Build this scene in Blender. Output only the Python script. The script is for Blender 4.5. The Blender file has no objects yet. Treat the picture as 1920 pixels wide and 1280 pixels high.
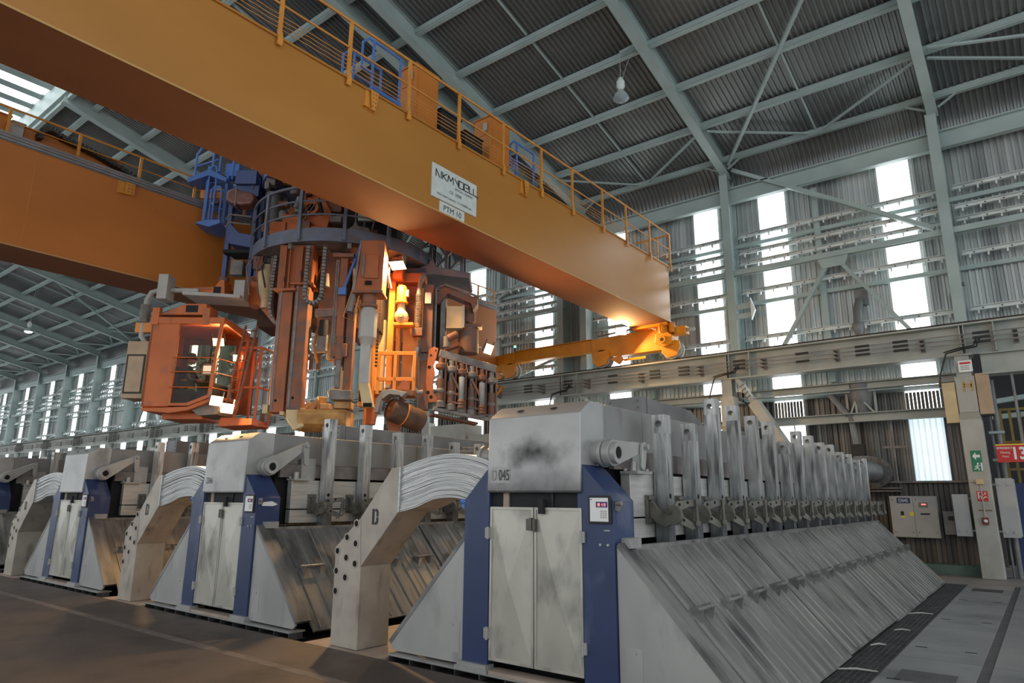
import bpy, bmesh, math, random
from mathutils import Vector, Matrix
rnd = random.Random(11)
sc = bpy.context.scene
col = sc.collection
# ------------------------------------------------------------------ camera, sky, exposure
cam = bpy.data.cameras.new('camera')
cam.sensor_width = 36.0
cam.sensor_fit = 'HORIZONTAL'
cam.lens = 36.0 * 1260 / 1920
cam.clip_end = 400
camo = bpy.data.objects.new('camera', cam)
col.objects.link(camo)
camo.matrix_world = Matrix(((0.789257, 0.134794, 0.599086, 0.0), (0.614026, -0.183968, -0.767547, 0.0),
                            (0.006751, 0.973646, -0.227965, 1.7), (0, 0, 0, 1)))
sc.camera = camo
sc.view_settings.view_transform = 'Standard'
sc.view_settings.look = 'None'
sc.view_settings.gamma = 1.0
sc.view_settings.exposure = 0.0
sc.view_settings.use_curve_mapping = False
world = bpy.data.worlds.new('overcast_sky')
sc.world = world
world.use_nodes = True
bg = world.node_tree.nodes['Background']
bg.inputs[0].default_value = (0.93, 0.97, 1.0, 1)
bg.inputs[1].default_value = 1.42
WIN = 3.2      # brightness of the daylight panes

# ------------------------------------------------------------------ helpers
def S(r, g, b):
    f = lambda c: (c / 255 / 12.92) if c <= 10 else ((c / 255 + 0.055) / 1.055) ** 2.4
    return (f(r), f(g), f(b), 1)

def mat(name, c1, c2=None, scale=3.0, stretch=(1, 1, 1), lo=0.35, hi=0.68, rough=0.55, metal=0.0, bump=0.0,
        bscale=6.0, dirt=None, emit=None, es=0.0, rvar=0.0, soot=None, zdark=None):
    m = bpy.data.materials.new(name)
    m.use_nodes = True
    nt = m.node_tree
    N = nt.nodes
    b = N['Principled BSDF']
    b.inputs['Roughness'].default_value = rough
    b.inputs['Metallic'].default_value = metal
    b.inputs['Base Color'].default_value = c1
    if emit:
        b.inputs['Emission Color'].default_value = emit
        b.inputs['Emission Strength'].default_value = es
    if c2 is None and not bump:
        return m
    tc = N.new('ShaderNodeTexCoord')
    oi = N.new('ShaderNodeObjectInfo')
    mul = N.new('ShaderNodeMath'); mul.operation = 'MULTIPLY'; mul.inputs[1].default_value = 37.0
    nt.links.new(oi.outputs['Random'], mul.inputs[0])
    add = N.new('ShaderNodeVectorMath'); add.operation = 'ADD'
    nt.links.new(tc.outputs['Object'], add.inputs[0])
    nt.links.new(mul.outputs[0], add.inputs[1])
    def noise(sc_, st, detail=6):
        mp = N.new('ShaderNodeMapping')
        mp.inputs['Scale'].default_value = st
        nt.links.new(add.outputs[0], mp.inputs['Vector'])
        n = N.new('ShaderNodeTexNoise')
        n.inputs['Scale'].default_value = sc_
        n.inputs['Detail'].default_value = detail
        nt.links.new(mp.outputs[0], n.inputs['Vector'])
        return n
    last = None
    if c2 is not None:
        n = noise(scale, stretch)
        r = N.new('ShaderNodeMapRange')
        r.inputs['From Min'].default_value = lo
        r.inputs['From Max'].default_value = hi
        nt.links.new(n.outputs['Fac'], r.inputs['Value'])
        mx = N.new('ShaderNodeMix'); mx.data_type = 'RGBA'
        mx.inputs[6].default_value = c1
        mx.inputs[7].default_value = c2
        nt.links.new(r.outputs[0], mx.inputs[0])
        last = mx.outputs[2]
        if rvar:
            ma = N.new('ShaderNodeMath'); ma.operation = 'MULTIPLY_ADD'
            ma.inputs[1].default_value = rvar
            ma.inputs[2].default_value = rough - rvar / 2
            nt.links.new(n.outputs['Fac'], ma.inputs[0])
            nt.links.new(ma.outputs[0], b.inputs['Roughness'])
    if dirt:
        dc, ds, dst, dlo, dhi = dirt
        n2 = noise(ds, dst, 8)
        r2 = N.new('ShaderNodeMapRange')
        r2.inputs['From Min'].default_value = dlo
        r2.inputs['From Max'].default_value = dhi
        nt.links.new(n2.outputs['Fac'], r2.inputs['Value'])
        m2 = N.new('ShaderNodeMix'); m2.data_type = 'RGBA'
        nt.links.new(last, m2.inputs[6])
        m2.inputs[7].default_value = dc
        nt.links.new(r2.outputs[0], m2.inputs[0])
        last = m2.outputs[2]
    def mixin(fac, colr, last):
        m2 = N.new('ShaderNodeMix'); m2.data_type = 'RGBA'
        nt.links.new(last, m2.inputs[6])
        m2.inputs[7].default_value = colr
        nt.links.new(fac, m2.inputs[0])
        return m2.outputs[2]
    if soot:      # a soot stain around one spot of the object and along its lower lip
        n4 = noise(5.0, (1, 1, 1), 8)
        mp = N.new('ShaderNodeMapping'); mp.vector_type = 'TEXTURE'
        mp.inputs['Location'].default_value = soot[0]
        mp.inputs['Scale'].default_value = soot[1]
        nt.links.new(tc.outputs['Object'], mp.inputs['Vector'])
        ln = N.new('ShaderNodeVectorMath'); ln.operation = 'LENGTH'
        nt.links.new(mp.outputs[0], ln.inputs[0])
        ad = N.new('ShaderNodeMath'); ad.operation = 'MULTIPLY_ADD'
        ad.inputs[1].default_value = 2.2
        nt.links.new(n4.outputs['Fac'], ad.inputs[0]); nt.links.new(ln.outputs['Value'], ad.inputs[2])
        r4 = N.new('ShaderNodeMapRange')
        r4.inputs['From Min'].default_value = 2.5; r4.inputs['From Max'].default_value = 1.15
        nt.links.new(ad.outputs[0], r4.inputs['Value'])
        last = mixin(r4.outputs[0], S(48, 48, 48), last)
        sp_ = N.new('ShaderNodeSeparateXYZ'); nt.links.new(tc.outputs['Object'], sp_.inputs[0])
        a5 = N.new('ShaderNodeMath'); a5.operation = 'MULTIPLY_ADD'; a5.inputs[1].default_value = 0.28
        nt.links.new(n4.outputs['Fac'], a5.inputs[0]); nt.links.new(sp_.outputs['Z'], a5.inputs[2])
        r5 = N.new('ShaderNodeMapRange')
        r5.inputs['From Min'].default_value = 2.16; r5.inputs['From Max'].default_value = 1.92
        r5.inputs['To Max'].default_value = 0.85
        nt.links.new(a5.outputs[0], r5.inputs['Value'])
        last = mixin(r5.outputs[0], S(80, 80, 80), last)
    if zdark:     # oxide darkening of the lower part of a bar
        sp_ = N.new('ShaderNodeSeparateXYZ'); nt.links.new(tc.outputs['Object'], sp_.inputs[0])
        n6 = noise(6.0, (1, 1, 0.5), 4)
        a6 = N.new('ShaderNodeMath'); a6.operation = 'MULTIPLY_ADD'; a6.inputs[1].default_value = 0.9
        nt.links.new(n6.outputs['Fac'], a6.inputs[0]); nt.links.new(sp_.outputs['Z'], a6.inputs[2])
        r6 = N.new('ShaderNodeMapRange')
        r6.inputs['From Min'].default_value = zdark[2] + 0.45; r6.inputs['From Max'].default_value = zdark[1] + 0.45
        r6.inputs['To Max'].default_value = 0.8
        nt.links.new(a6.outputs[0], r6.inputs['Value'])
        last = mixin(r6.outputs[0], zdark[0], last)
    if last is not None:
        nt.links.new(last, b.inputs['Base Color'])
    if bump:
        n3 = noise(bscale, (1, 1, 1), 4)
        bp = N.new('ShaderNodeBump')
        bp.inputs['Strength'].default_value = bump
        bp.inputs['Distance'].default_value = 0.02
        nt.links.new(n3.outputs['Fac'], bp.inputs['Height'])
        nt.links.new(bp.outputs[0], b.inputs['Normal'])
    return m

def glow(name, c, s):
    m = bpy.data.materials.new(name); m.use_nodes = True
    b = m.node_tree.nodes['Principled BSDF']
    b.inputs['Base Color'].default_value = (0.8, 0.8, 0.8, 1)
    b.inputs['Emission Color'].default_value = c
    b.inputs['Emission Strength'].default_value = s
    return m

def wloc(o):
    v = Vector((0, 0, 0))
    while o is not None:
        v = v + o.location
        o = o.parent
    return v

class MB:
    def __init__(s, T=None):
        s.v = []; s.f = []; s.T = T
    def add(s, vs, fs):
        n = len(s.v)
        s.v += [tuple(s.T(*p)) if s.T else tuple(p) for p in vs]
        s.f += [tuple(i + n for i in f) for f in fs]
        return s
    def box(s, x0, x1, y0, y1, z0, z1):
        return s.add([(x0, y0, z0), (x1, y0, z0), (x1, y1, z0), (x0, y1, z0), (x0, y0, z1), (x1, y0, z1), (x1, y1, z1), (x0, y1, z1)],
                     [(0, 3, 2, 1), (4, 5, 6, 7), (0, 1, 5, 4), (1, 2, 6, 5), (2, 3, 7, 6), (3, 0, 4, 7)])
    def prism(s, pts, ax, a0, a1):
        n = len(pts)
        def p3(p, a):
            return {'x': (a, p[0], p[1]), 'y': (p[0], a, p[1]), 'z': (p[0], p[1], a)}[ax]
        vs = [p3(p, a0) for p in pts] + [p3(p, a1) for p in pts]
        fs = [tuple(range(n)), tuple(range(2 * n - 1, n - 1, -1))]
        fs += [(i, (i + 1) % n, n + (i + 1) % n, n + i) for i in range(n)]
        return s.add(vs, fs)
    def frame(s, p, q, up=(0, 0, 1)):
        p = Vector(p); q = Vector(q)
        d = (q - p).normalized()
        u = Vector(up)
        if abs(d.dot(u.normalized())) > 0.98:
            u = Vector((0, 1, 0)) if abs(d.y) < 0.9 else Vector((1, 0, 0))
        sd = d.cross(u).normalized()
        return p, q, sd, sd.cross(d).normalized()
    def beam(s, p, q, w, h, up=(0, 0, 1)):
        p, q, a, b = s.frame(p, q, up)
        vs = []
        for c in (p, q):
            for i, j in ((-1, -1), (1, -1), (1, 1), (-1, 1)):
                vs.append(c + a * (w / 2 * i) + b * (h / 2 * j))
        return s.add(vs, [(0, 1, 2, 3), (7, 6, 5, 4), (0, 4, 5, 1), (1, 5, 6, 2), (2, 6, 7, 3), (3, 7, 4, 0)])
    def sect(s, p, q, prof, up=(0, 0, 1)):
        p, q, a, b = s.frame(p, q, up)
        n = len(prof)
        vs = [c + a * x + b * y for c in (p, q) for x, y in prof]
        fs = [tuple(range(n)), tuple(range(2 * n - 1, n - 1, -1))]
        fs += [(i, (i + 1) % n, n + (i + 1) % n, n + i) for i in range(n)]
        return s.add(vs, fs)
    def ibeam(s, p, q, w, h, t=0.03, up=(0, 0, 1)):
        a, b, c = w / 2, h / 2, t / 2
        return s.sect(p, q, [(-a, -b), (a, -b), (a, -b + t), (c, -b + t), (c, b - t), (a, b - t), (a, b), (-a, b), (-a, b - t), (-c, b - t), (-c, -b + t), (-a, -b + t)], up)
    def chan(s, p, q, w, h, t=0.02, up=(0, 0, 1)):
        b = h / 2
        return s.sect(p, q, [(0, -b), (w, -b), (w, -b + t), (t, -b + t), (t, b - t), (w, b - t), (w, b), (0, b)], up)
    def tube(s, pts, r, n=8, closed=False):
        pts = [Vector(p) for p in pts]
        m = len(pts)
        vs = []
        rs = r if isinstance(r, (list, tuple)) else [r] * m
        prev = None
        for i, p in enumerate(pts):
            a = pts[i - 1] if (i > 0 or closed) else p
            c = pts[(i + 1) % m] if (i < m - 1 or closed) else p
            d = (c - a).normalized()
            if prev is None:
                u = Vector((0, 0, 1)) if abs(d.z) < 0.9 else Vector((1, 0, 0))
                e = d.cross(u).normalized()
            else:
                e = (prev - d * prev.dot(d)).normalized()
            prev = e
            g = d.cross(e)
            for k in range(n):
                t = 2 * math.pi * k / n
                vs.append(p + e * (rs[i] * math.cos(t)) + g * (rs[i] * math.sin(t)))
        fs = []
        for i in range(m if closed else m - 1):
            j = (i + 1) % m
            for k in range(n):
                fs.append((i * n + k, i * n + (k + 1) % n, j * n + (k + 1) % n, j * n + k))
        if not closed:
            fs += [tuple(range(n - 1, -1, -1)), tuple((m - 1) * n + k for k in range(n))]
        return s.add(vs, fs)
    def cyl(s, p, q, r, r2=None, n=16):
        return s.tube([p, q], [r, r if r2 is None else r2], n)
    def lathe(s, prof, c, axis=(0, 0, 1), n=24):
        c = Vector(c); ax = Vector(axis).normalized()
        u = ax.cross(Vector((0, 0, 1)) if abs(ax.z) < 0.9 else Vector((1, 0, 0))).normalized()
        g = ax.cross(u)
        m = len(prof)
        vs = []
        for r, h in prof:
            for k in range(n):
                t = 2 * math.pi * k / n
                vs.append(c + ax * h + u * (max(r, 1e-4) * math.cos(t)) + g * (max(r, 1e-4) * math.sin(t)))
        fs = [(i * n + k, i * n + (k + 1) % n, (i + 1) * n + (k + 1) % n, (i + 1) * n + k) for i in range(m - 1) for k in range(n)]
        return s.add(vs, fs)
    def holed(s, x0, x1, z0, z1, y0, y1, cx, cz, r, n=16):
        # a block with a round hole right through it along y
        vs = []; fs = []
        def per(t):
            c, d = math.cos(t), math.sin(t)
            k = min(((x1 - cx) if c > 0 else (cx - x0)) / max(abs(c), 1e-6), ((z1 - cz) if d > 0 else (cz - z0)) / max(abs(d), 1e-6))
            return cx + c * k, cz + d * k
        ang = sorted(set([2 * math.pi * k / n for k in range(n)] + [math.atan2(b - cz, a - cx) % (2 * math.pi) for a in (x0, x1) for b in (z0, z1)]))
        m = len(ang)
        for y in (y0, y1):
            for t in ang:
                a, b = per(t)
                vs.append((a, y, b))
            for t in ang:
                vs.append((cx + r * math.cos(t), y, cz + r * math.sin(t)))
        for k in range(m):
            j = (k + 1) % m
            fs += [(k, j, m + j, m + k), (2 * m + k, 3 * m + k, 3 * m + j, 2 * m + j), (m + k, m + j, 3 * m + j, 3 * m + k), (k, 2 * m + k, 2 * m + j, j)]
        return s.add(vs, fs)
    def build(s, name, m, parent=None, local=False, bevel=0.0, key=None, flat=False):
        me = MESHES.get(key) if key else None
        if me is None:
            off = Vector((0, 0, 0)) if local else (wloc(parent) if parent else Vector((0, 0, 0)))
            me = bpy.data.meshes.new(name)
            bm = bmesh.new()
            vv = [bm.verts.new(Vector(p) - off) for p in s.v]
            for f in s.f:
                try:
                    bm.faces.new([vv[i] for i in f])
                except ValueError:
                    pass
            bmesh.ops.recalc_face_normals(bm, faces=bm.faces)
            bm.normal_update()
            for e in bm.edges:
                e.smooth = len(e.link_faces) == 2 and e.calc_face_angle(3.0) < 0.62
            for f in bm.faces:
                f.smooth = not flat
            bm.to_mesh(me); bm.free()
            me.materials.append(m)
            if key:
                MESHES[key] = me
        o = bpy.data.objects.new(name, me)
        col.objects.link(o)
        if parent is not None:
            o.parent = parent
        if bevel:
            b = o.modifiers.new('edge', 'BEVEL')
            b.width = bevel; b.segments = 2; b.limit_method = 'ANGLE'; b.angle_limit = 0.7; b.harden_normals = True
        return o
MESHES = {}

def tag(o, label, cat, group=None, kind=None):
    o['label'] = label
    o['category'] = cat
    if group: o['group'] = group
    if kind: o['kind'] = kind
    return o

def thing(name, label, cat, loc=(0, 0, 0), group=None, kind=None):
    o = bpy.data.objects.new(name, None)
    o.empty_display_size = 0.2
    col.objects.link(o)
    o.location = loc
    return tag(o, label, cat, group, kind)

def solo(mb, name, m, label, cat, base, group=None, kind=None, bevel=0.0):
    # a thing that is one mesh, its origin at its base
    e = bpy.data.objects.new('tmp', None); e.location = base
    o = mb.build(name, m, e, bevel=bevel)
    o.parent = None
    o.location = base
    bpy.data.objects.remove(e)
    return tag(o, label, cat, group, kind)

def copy_tree(o, parent=None):
    c = o.copy()
    col.objects.link(c)
    c.parent = parent
    for ch in list(o.children):
        copy_tree(ch, c)
    return c

def text(body, size, m, name, parent, o, xd, yd, sx=1.0, align='CENTER', local=False, off=0.004, bold=0.0):
    cu = bpy.data.curves.new('lettering', 'FONT')
    cu.body = body
    cu.align_x = align
    cu.resolution_u = 3
    cu.offset = bold
    ob = bpy.data.objects.new('lettering', cu)
    me = bpy.data.meshes.new_from_object(ob)
    bpy.data.objects.remove(ob)
    xd = Vector(xd); yd = Vector(yd); n = xd.cross(yd); o = Vector(o)
    base = Vector((0, 0, 0)) if local else wloc(parent)
    for v in me.vertices:
        x, y = v.co.x, v.co.y
        v.co = o + xd * (x * size * sx) + yd * (y * size) + n * off - base
    me.materials.clear()
    me.materials.append(m)
    t = bpy.data.objects.new(name, me)
    col.objects.link(t)
    t.parent = parent
    return t

ORD = ['first', 'second', 'third', 'fourth', 'fifth', 'sixth', 'seventh', 'eighth', 'ninth', 'tenth', 'eleventh', 'twelfth', 'thirteenth',
       'fourteenth', 'fifteenth', 'sixteenth', 'seventeenth', 'eighteenth', 'nineteenth', 'twentieth']

# ------------------------------------------------------------------ materials
STEEL = mat('painted_steel', S(165, 181, 178), S(151, 167, 165), 1.2, (1, 1, 1), rough=0.5)
STEELL = mat('pale_bracket_steel', S(222, 228, 226), S(192, 200, 198), 2, rough=0.45)
RUNWAY = mat('runway_paint', S(172, 176, 168), S(150, 155, 148), 1.5, rough=0.5)
RAILM = mat('rail_rust', S(58, 46, 40), S(38, 32, 30), 4, rough=0.7)
ROOFM = mat('roof_sheet', S(134, 137, 136), S(114, 117, 117), 0.5, rough=0.38, metal=0.6)
WALLM = mat('wall_sheet', S(200, 206, 204), S(140, 145, 145), 0.9, (3, 1, 0.15), rough=0.4, metal=0.4)
WALLD = mat('shaded_stained_wall_sheet', S(146, 143, 136), S(48, 46, 45), 1.2, (5, 1, 0.05), lo=0.3, hi=0.62, rough=0.5, metal=0.3)  # streaky stains, darkened further to paint in the shade below the runway
FEEDM = mat('feeder_grey', S(118, 118, 118), S(100, 100, 101), 2.5, rough=0.5)
DUCTM = mat('duct_casing', S(138, 138, 136), S(122, 123, 122), 1.6, (1, 1, 0.6), rough=0.45, metal=0.2, dirt=(S(104, 103, 101), 3, (1, 1, 0.35), 0.56, 0.8))
GRIPM = mat('gripper_paint', S(128, 80, 58), S(98, 70, 58), 3, rough=0.65, dirt=(S(92, 84, 80), 4, (1, 1, 1), 0.46, 0.68))
LWALLM = mat('lower_wall_sheet', S(104, 100, 94), S(62, 60, 57), 1.0, (5, 1, 0.1), rough=0.5, metal=0.25)
PANE = glow('daylight_pane', (0.93, 0.98, 1.0, 1), WIN)
PANEL = glow('low_daylight_pane', (0.68, 0.86, 0.97, 1), 0.72)
FLOORM = mat('aisle_concrete', S(82, 70, 63), S(62, 54, 49), 0.7, rough=0.62, bump=0.15, bscale=30, dirt=(S(48, 42, 39), 1.6, (1, 1, 1), 0.52, 0.72), rvar=0.3)  # brown holds both soot and the warm light reflected onto the aisle
DECKM = mat('deck_concrete', S(134, 134, 134), S(118, 119, 120), 0.9, rough=0.5, bump=0.1, bscale=30, dirt=(S(78, 80, 84), 1.3, (1, 1, 1), 0.55, 0.75), rvar=0.3)
PITM = mat('pit_floor', S(60, 56, 54), S(40, 38, 37), 2, rough=0.8)
PADM = mat('pale_concrete', S(168, 152, 138), S(142, 127, 116), 3, rough=0.75)
WHITE = mat('floor_paint', S(112, 100, 92), S(84, 72, 65), 5, lo=0.4, hi=0.7, rough=0.7)
ALU = mat('grey_casing', S(168, 168, 165), S(150, 151, 149), 1.6, (1, 1, 0.6), rough=0.42, metal=0.25, bump=0.05, bscale=3, dirt=(S(122, 122, 120), 3, (1, 1, 0.35), 0.56, 0.8))
DOORM = mat('door_sheet', S(188, 186, 175), S(168, 166, 156), 2.2, (1, 1, 0.6), rough=0.4, metal=0.3, bump=0.06, bscale=2.5, dirt=(S(84, 82, 76), 2.6, (1, 1, 0.6), 0.52, 0.78))
HOODM = mat('grey_hood', S(172, 172, 169), S(152, 152, 150), 2, rough=0.38, metal=0.3, bump=0.12, bscale=4, dirt=(S(96, 95, 93), 2.2, (1, 1, 0.6), 0.56, 0.8))
HOODS = mat('sooty_hood', S(176, 176, 174), S(156, 157, 156), 2, rough=0.36, metal=0.3, bump=0.16, bscale=4, soot=((0.04, 0, 2.16), (0.34, 1, 0.13)))
ROD = mat('rod_aluminium', S(196, 197, 195), S(158, 160, 159), 9, (3, 3, 0.3), rough=0.36, metal=0.35, dirt=(S(92, 93, 93), 4, (3, 3, 0.4), 0.5, 0.7), zdark=(S(74, 80, 86), 0.35, 1.15))
BUSM = mat('busbar_aluminium', S(176, 168, 156), S(156, 148, 138), 3, rough=0.5, metal=0.25, bump=0.06, bscale=9, dirt=(S(120, 112, 102), 5, (1, 1, 0.3), 0.58, 0.75))
STRAP = mat('strap_aluminium', S(190, 191, 188), S(160, 161, 160), 3, (0.4, 6, 6), rough=0.36, metal=0.5)
BEAMA = mat('bright_anode_beam', S(200, 200, 195), S(176, 176, 172), 5, (4, 0.3, 4), rough=0.34, metal=0.4)
CLAMPM = mat('clamp_iron', S(112, 110, 102), S(86, 84, 79), 8, rough=0.55, metal=0.4)
COVERM = mat('cover_sheet', S(146, 145, 142), S(118, 118, 116), 3, (0.5, 3, 0.5), rough=0.42, metal=0.4, bump=0.05, bscale=5, dirt=(S(70, 71, 73), 1.7, (0.7, 1.6, 0.7), 0.5, 0.72))
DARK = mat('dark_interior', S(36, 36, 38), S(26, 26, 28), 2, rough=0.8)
BLACK = mat('black_paint', S(28, 27, 27))
HOLE = mat('hole_dark', S(14, 13, 13), rough=0.9)
BLUE = mat('blue_paint', S(46, 63, 102), S(38, 53, 88), 1.5, rough=0.4, dirt=(S(108, 114, 134), 2.2, (1, 1, 0.5), 0.58, 0.8))
CBLUE = mat('crane_blue', S(84, 126, 198), S(70, 108, 174), 2, rough=0.45, dirt=(S(92, 100, 128), 2.5, (1, 1, 1), 0.6, 0.82))
FRAMEB = mat('frame_blue', S(74, 90, 138), S(60, 74, 118), 2, rough=0.5, dirt=(S(92, 94, 106), 2.5, (1, 1, 1), 0.56, 0.8))
RINGB = mat('dusty_blue', S(108, 118, 138), S(90, 98, 116), 2, rough=0.55, dirt=(S(92, 88, 92), 2.5, (1, 1, 1), 0.5, 0.75))
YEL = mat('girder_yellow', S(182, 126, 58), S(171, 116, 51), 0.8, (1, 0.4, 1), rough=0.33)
YELB = mat('shaded_girder_underside', S(132, 76, 36), S(120, 68, 32), 0.8, (1, 0.4, 1), rough=0.85)  # shade under the girder painted in as a darker, matte yellow
YEL2 = mat('girder_amber', S(196, 120, 50), S(184, 110, 42), 0.8, (1, 0.4, 1), rough=0.45)
LIPM = mat('girder_lip_highlight', S(190, 150, 90), rough=0.45)  # pale strip that paints a highlight along the bottom flange edge
RAILY = mat('railing_yellow', S(214, 146, 60), S(196, 128, 46), 3, rough=0.45)
CARR = mat('carriage_yellow', S(226, 148, 28), S(206, 128, 22), 2, rough=0.4)
ORANGE = mat('machine_orange', S(200, 106, 46), S(182, 94, 40), 1.5, rough=0.5, dirt=(S(128, 84, 62), 2.5, (1, 1, 0.6), 0.54, 0.78))
RUSTO = mat('dusty_orange', S(150, 92, 62), S(112, 74, 56), 3, rough=0.65, dirt=(S(98, 86, 82), 4, (1, 1, 1), 0.46, 0.68))
MASTO = mat('mast_orange', S(172, 96, 52), S(150, 82, 46), 1.5, rough=0.55, dirt=(S(112, 80, 64), 2.5, (1, 1, 0.5), 0.5, 0.75))
AMBER = mat('amber_steel', S(226, 146, 52), S(206, 126, 42), 2, rough=0.45)
DUST = mat('dusty_steel', S(132, 126, 122), S(100, 94, 90), 4, rough=0.6)
GREY = mat('grey_box', S(176, 174, 168), S(160, 158, 152), 3, rough=0.5)
TAN = mat('tan_sheet', S(178, 152, 122), S(160, 136, 108), 3, rough=0.5)
CREAM = mat('cream_sheet', S(206, 184, 140), S(186, 164, 122), 3, rough=0.5)
BUCKET = mat('bucket_steel', S(196, 152, 92), S(150, 108, 62), 4, rough=0.55)
CHAIN = mat('cable_chain_plastic', S(62, 58, 54), S(48, 45, 42), 6, rough=0.6)
CONCP = mat('painted_concrete', S(178, 177, 168), S(160, 158, 150), 1.5, rough=0.6, dirt=(S(140, 136, 126), 3, (1, 1, 0.4), 0.6, 0.8))
CAB = mat('cabinet_grey', S(170, 172, 170), S(158, 160, 158), 2, rough=0.5)
PIPEM = mat('duct_grey', S(122, 124, 124), S(98, 100, 100), 3, rough=0.5, metal=0.3)
GRATE = mat('grating_steel', S(92, 92, 92), S(66, 66, 67), 6, rough=0.55, metal=0.4)
GREEN = mat('sign_green', S(36, 120, 84))
RED = mat('sign_red', S(190, 44, 38))
SIGNW = mat('sign_white', S(226, 228, 226))
PLATEW = mat('nameplate_white', S(206, 214, 210), S(194, 202, 198), 6, rough=0.5)
INK = mat('ink', S(52, 54, 56))
FADED = mat('faded_ink', S(150, 150, 148))
KERB = mat('kerb_green', S(84, 112, 104), S(70, 94, 88), 3, rough=0.6)
NAVY = mat('navy_plate', S(44, 58, 104))
LED = glow('red_digits', (1.0, 0.06, 0.04, 1), 1.6)
LAMPW = glow('warm_lamp', (1.0, 0.70, 0.36, 1), 9)
LAMPG = glow('hall_lamp_lit', (0.8, 1.0, 0.85, 1), 9)
GLASS = bpy.data.materials.new('tinted_glass'); GLASS.use_nodes = True
_n = GLASS.node_tree; _n.nodes.remove(_n.nodes['Principled BSDF'])
_t = _n.nodes.new('ShaderNodeBsdfTransparent'); _t.inputs[0].default_value = (0.80, 0.77, 0.70, 1)
_g = _n.nodes.new('ShaderNodeBsdfGlossy'); _g.inputs['Roughness'].default_value = 0.05
_fr = _n.nodes.new('ShaderNodeFresnel'); _fr.inputs[0].default_value = 1.28
_m = _n.nodes.new('ShaderNodeMixShader')
_n.links.new(_fr.outputs[0], _m.inputs[0]); _n.links.new(_t.outputs[0], _m.inputs[1]); _n.links.new(_g.outputs[0], _m.inputs[2])
_n.links.new(_m.outputs[0], _n.nodes['Material Output'].inputs['Surface'])
# ------------------------------------------------------------------ the hall
BAY = 5.83

COLX = [-1.1, -6.93, -12.85] + [-13.35 - 6.02 * k for k in range(1, 12)]
PAIR = (-12.35, -13.35)
BAYS = [(-1.1, -6.93), (-6.93, -12.35)] + [(-13.35 - 6.02 * k, -13.35 - 6.02 * (k + 1)) for k in range(11)]
BAYC = [(a + b) / 2 for a, b in BAYS]
XL, XR = -80.0, 9.0

def corr(mb, xa, xb, path, per=0.15, dep=0.045):
    # trapezoid profiled sheet running along a path of (y, z) points
    n = max(1, int(round((xb - xa) / per)))
    per = (xb - xa) / n
    xs = []
    for i in range(n):
        x = xa + i * per
        xs += [(x, 0), (x + per * 0.38, 0), (x + per * 0.5, 1), (x + per * 0.88, 1)]
    xs.append((xb, 0))
    m = len(path)
    vs = []
    for j, (y, z) in enumerate(path):
        a = path[max(0, j - 1)]; c = path[min(m - 1, j + 1)]
        t = Vector((c[0] - a[0], c[1] - a[1])).normalized()
        nx, nz = -t.y, t.x
        for x, d in xs:
            vs.append((x, y + nx * dep * d, z + nz * dep * d))
    w = len(xs)
    fs = [(j * w + i, j * w + i + 1, (j + 1) * w + i + 1, (j + 1) * w + i) for j in range(m - 1) for i in range(w - 1)]
    mb.add(vs, fs)

# floor: dark aisle slab, deck panels, strips between the cells
mb = MB().box(-90, 12, -9, 5.35, -0.3, 0.0)
floor = mb.build('floor', FLOORM)
tag(floor, 'dark brown worn concrete aisle floor in front of the cells', 'floor', kind='structure')
MB().box(-90, -1.2, 5.35, 20.7, -0.3, -0.12).build('pit_bottom', PITM, floor)
MB().box(-80, -0.9, 4.40, 4.52, 0.0, 0.003).build('painted_line', WHITE, floor)
for k in range(4):
    x = -6.74 - 5.77 * k
    MB().box(x - 0.62, x + 0.75, 5.35, 17.6, -0.3, -0.004).build('pale_strip', PADM, floor)
for j, (ya, yb) in enumerate([(5.36, 7.0), (7.02, 9.2), (9.22, 11.6), (11.62, 14.1), (14.12, 16.3), (16.32, 18.0)]):
    MB().box(-1.60, -0.80, ya, yb, -0.3, 0.0).build('deck_panel', DECKM, floor, bevel=0.006)
    MB().box(-0.70, 12, ya, yb, -0.3, 0.002).build('deck_panel', DECKM, floor, bevel=0.006)
MB().box(-0.80, -0.70, 5.36, 18.0, -0.3, -0.012).build('joint_strip', GRATE, floor)
MB().box(-1.60, 12, 18.02, 24.0, -0.3, 0.0).build('deck_panel', DECKM, floor)
MB().box(-6.0, -1.60, 17.9, 20.7, -0.3, -0.004).build('deck_panel', DECKM, floor)
mb = MB()
for y in (8.0, 9.9, 12.4, 15.0):
    for x in (-1.45, -0.95):
        mb.box(x - 0.06, x + 0.06, y - 0.012, y + 0.012, 0.0005, 0.004)
mb.build('lifting_slot', HOLE, floor)['kind'] = 'stuff'
mb = MB()
for (ya, yb) in ((8.0, 8.5), (16.6, 17.1)):
    for i in range(12):
        y = ya + (yb - ya) * i / 11
        mb.box(-1.45, -0.95, y - 0.008, y + 0.008, 0.0005, 0.003)
mb.build('vent_slots', GRATE, floor)['kind'] = 'stuff'
# the floor grating along the foot of the nearest cell's covers
grat = thing('floor_grating', 'long steel floor grating along the foot of the ribbed cell covers', 'grating', (-1.82, 12.0, -0.05))
for i in range(8):
    x = -2.02 + 0.41 * i / 7
    MB().box(x - 0.004, x + 0.004, 6.0, 17.8, -0.045, -0.004).build('bearing_bar', GRATE, grat)
mb = MB()
y = 6.0
while y < 17.8:
    mb.box(-2.03, -1.60, y - 0.004, y + 0.004, -0.03, -0.006); y += 0.055
o = mb.build('cross_bars', GRATE, grat); o['kind'] = 'stuff'
MB().box(-2.04, -1.60, 5.5, 17.9, -0.118, -0.10).build('dark_tray', PITM, grat)

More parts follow.
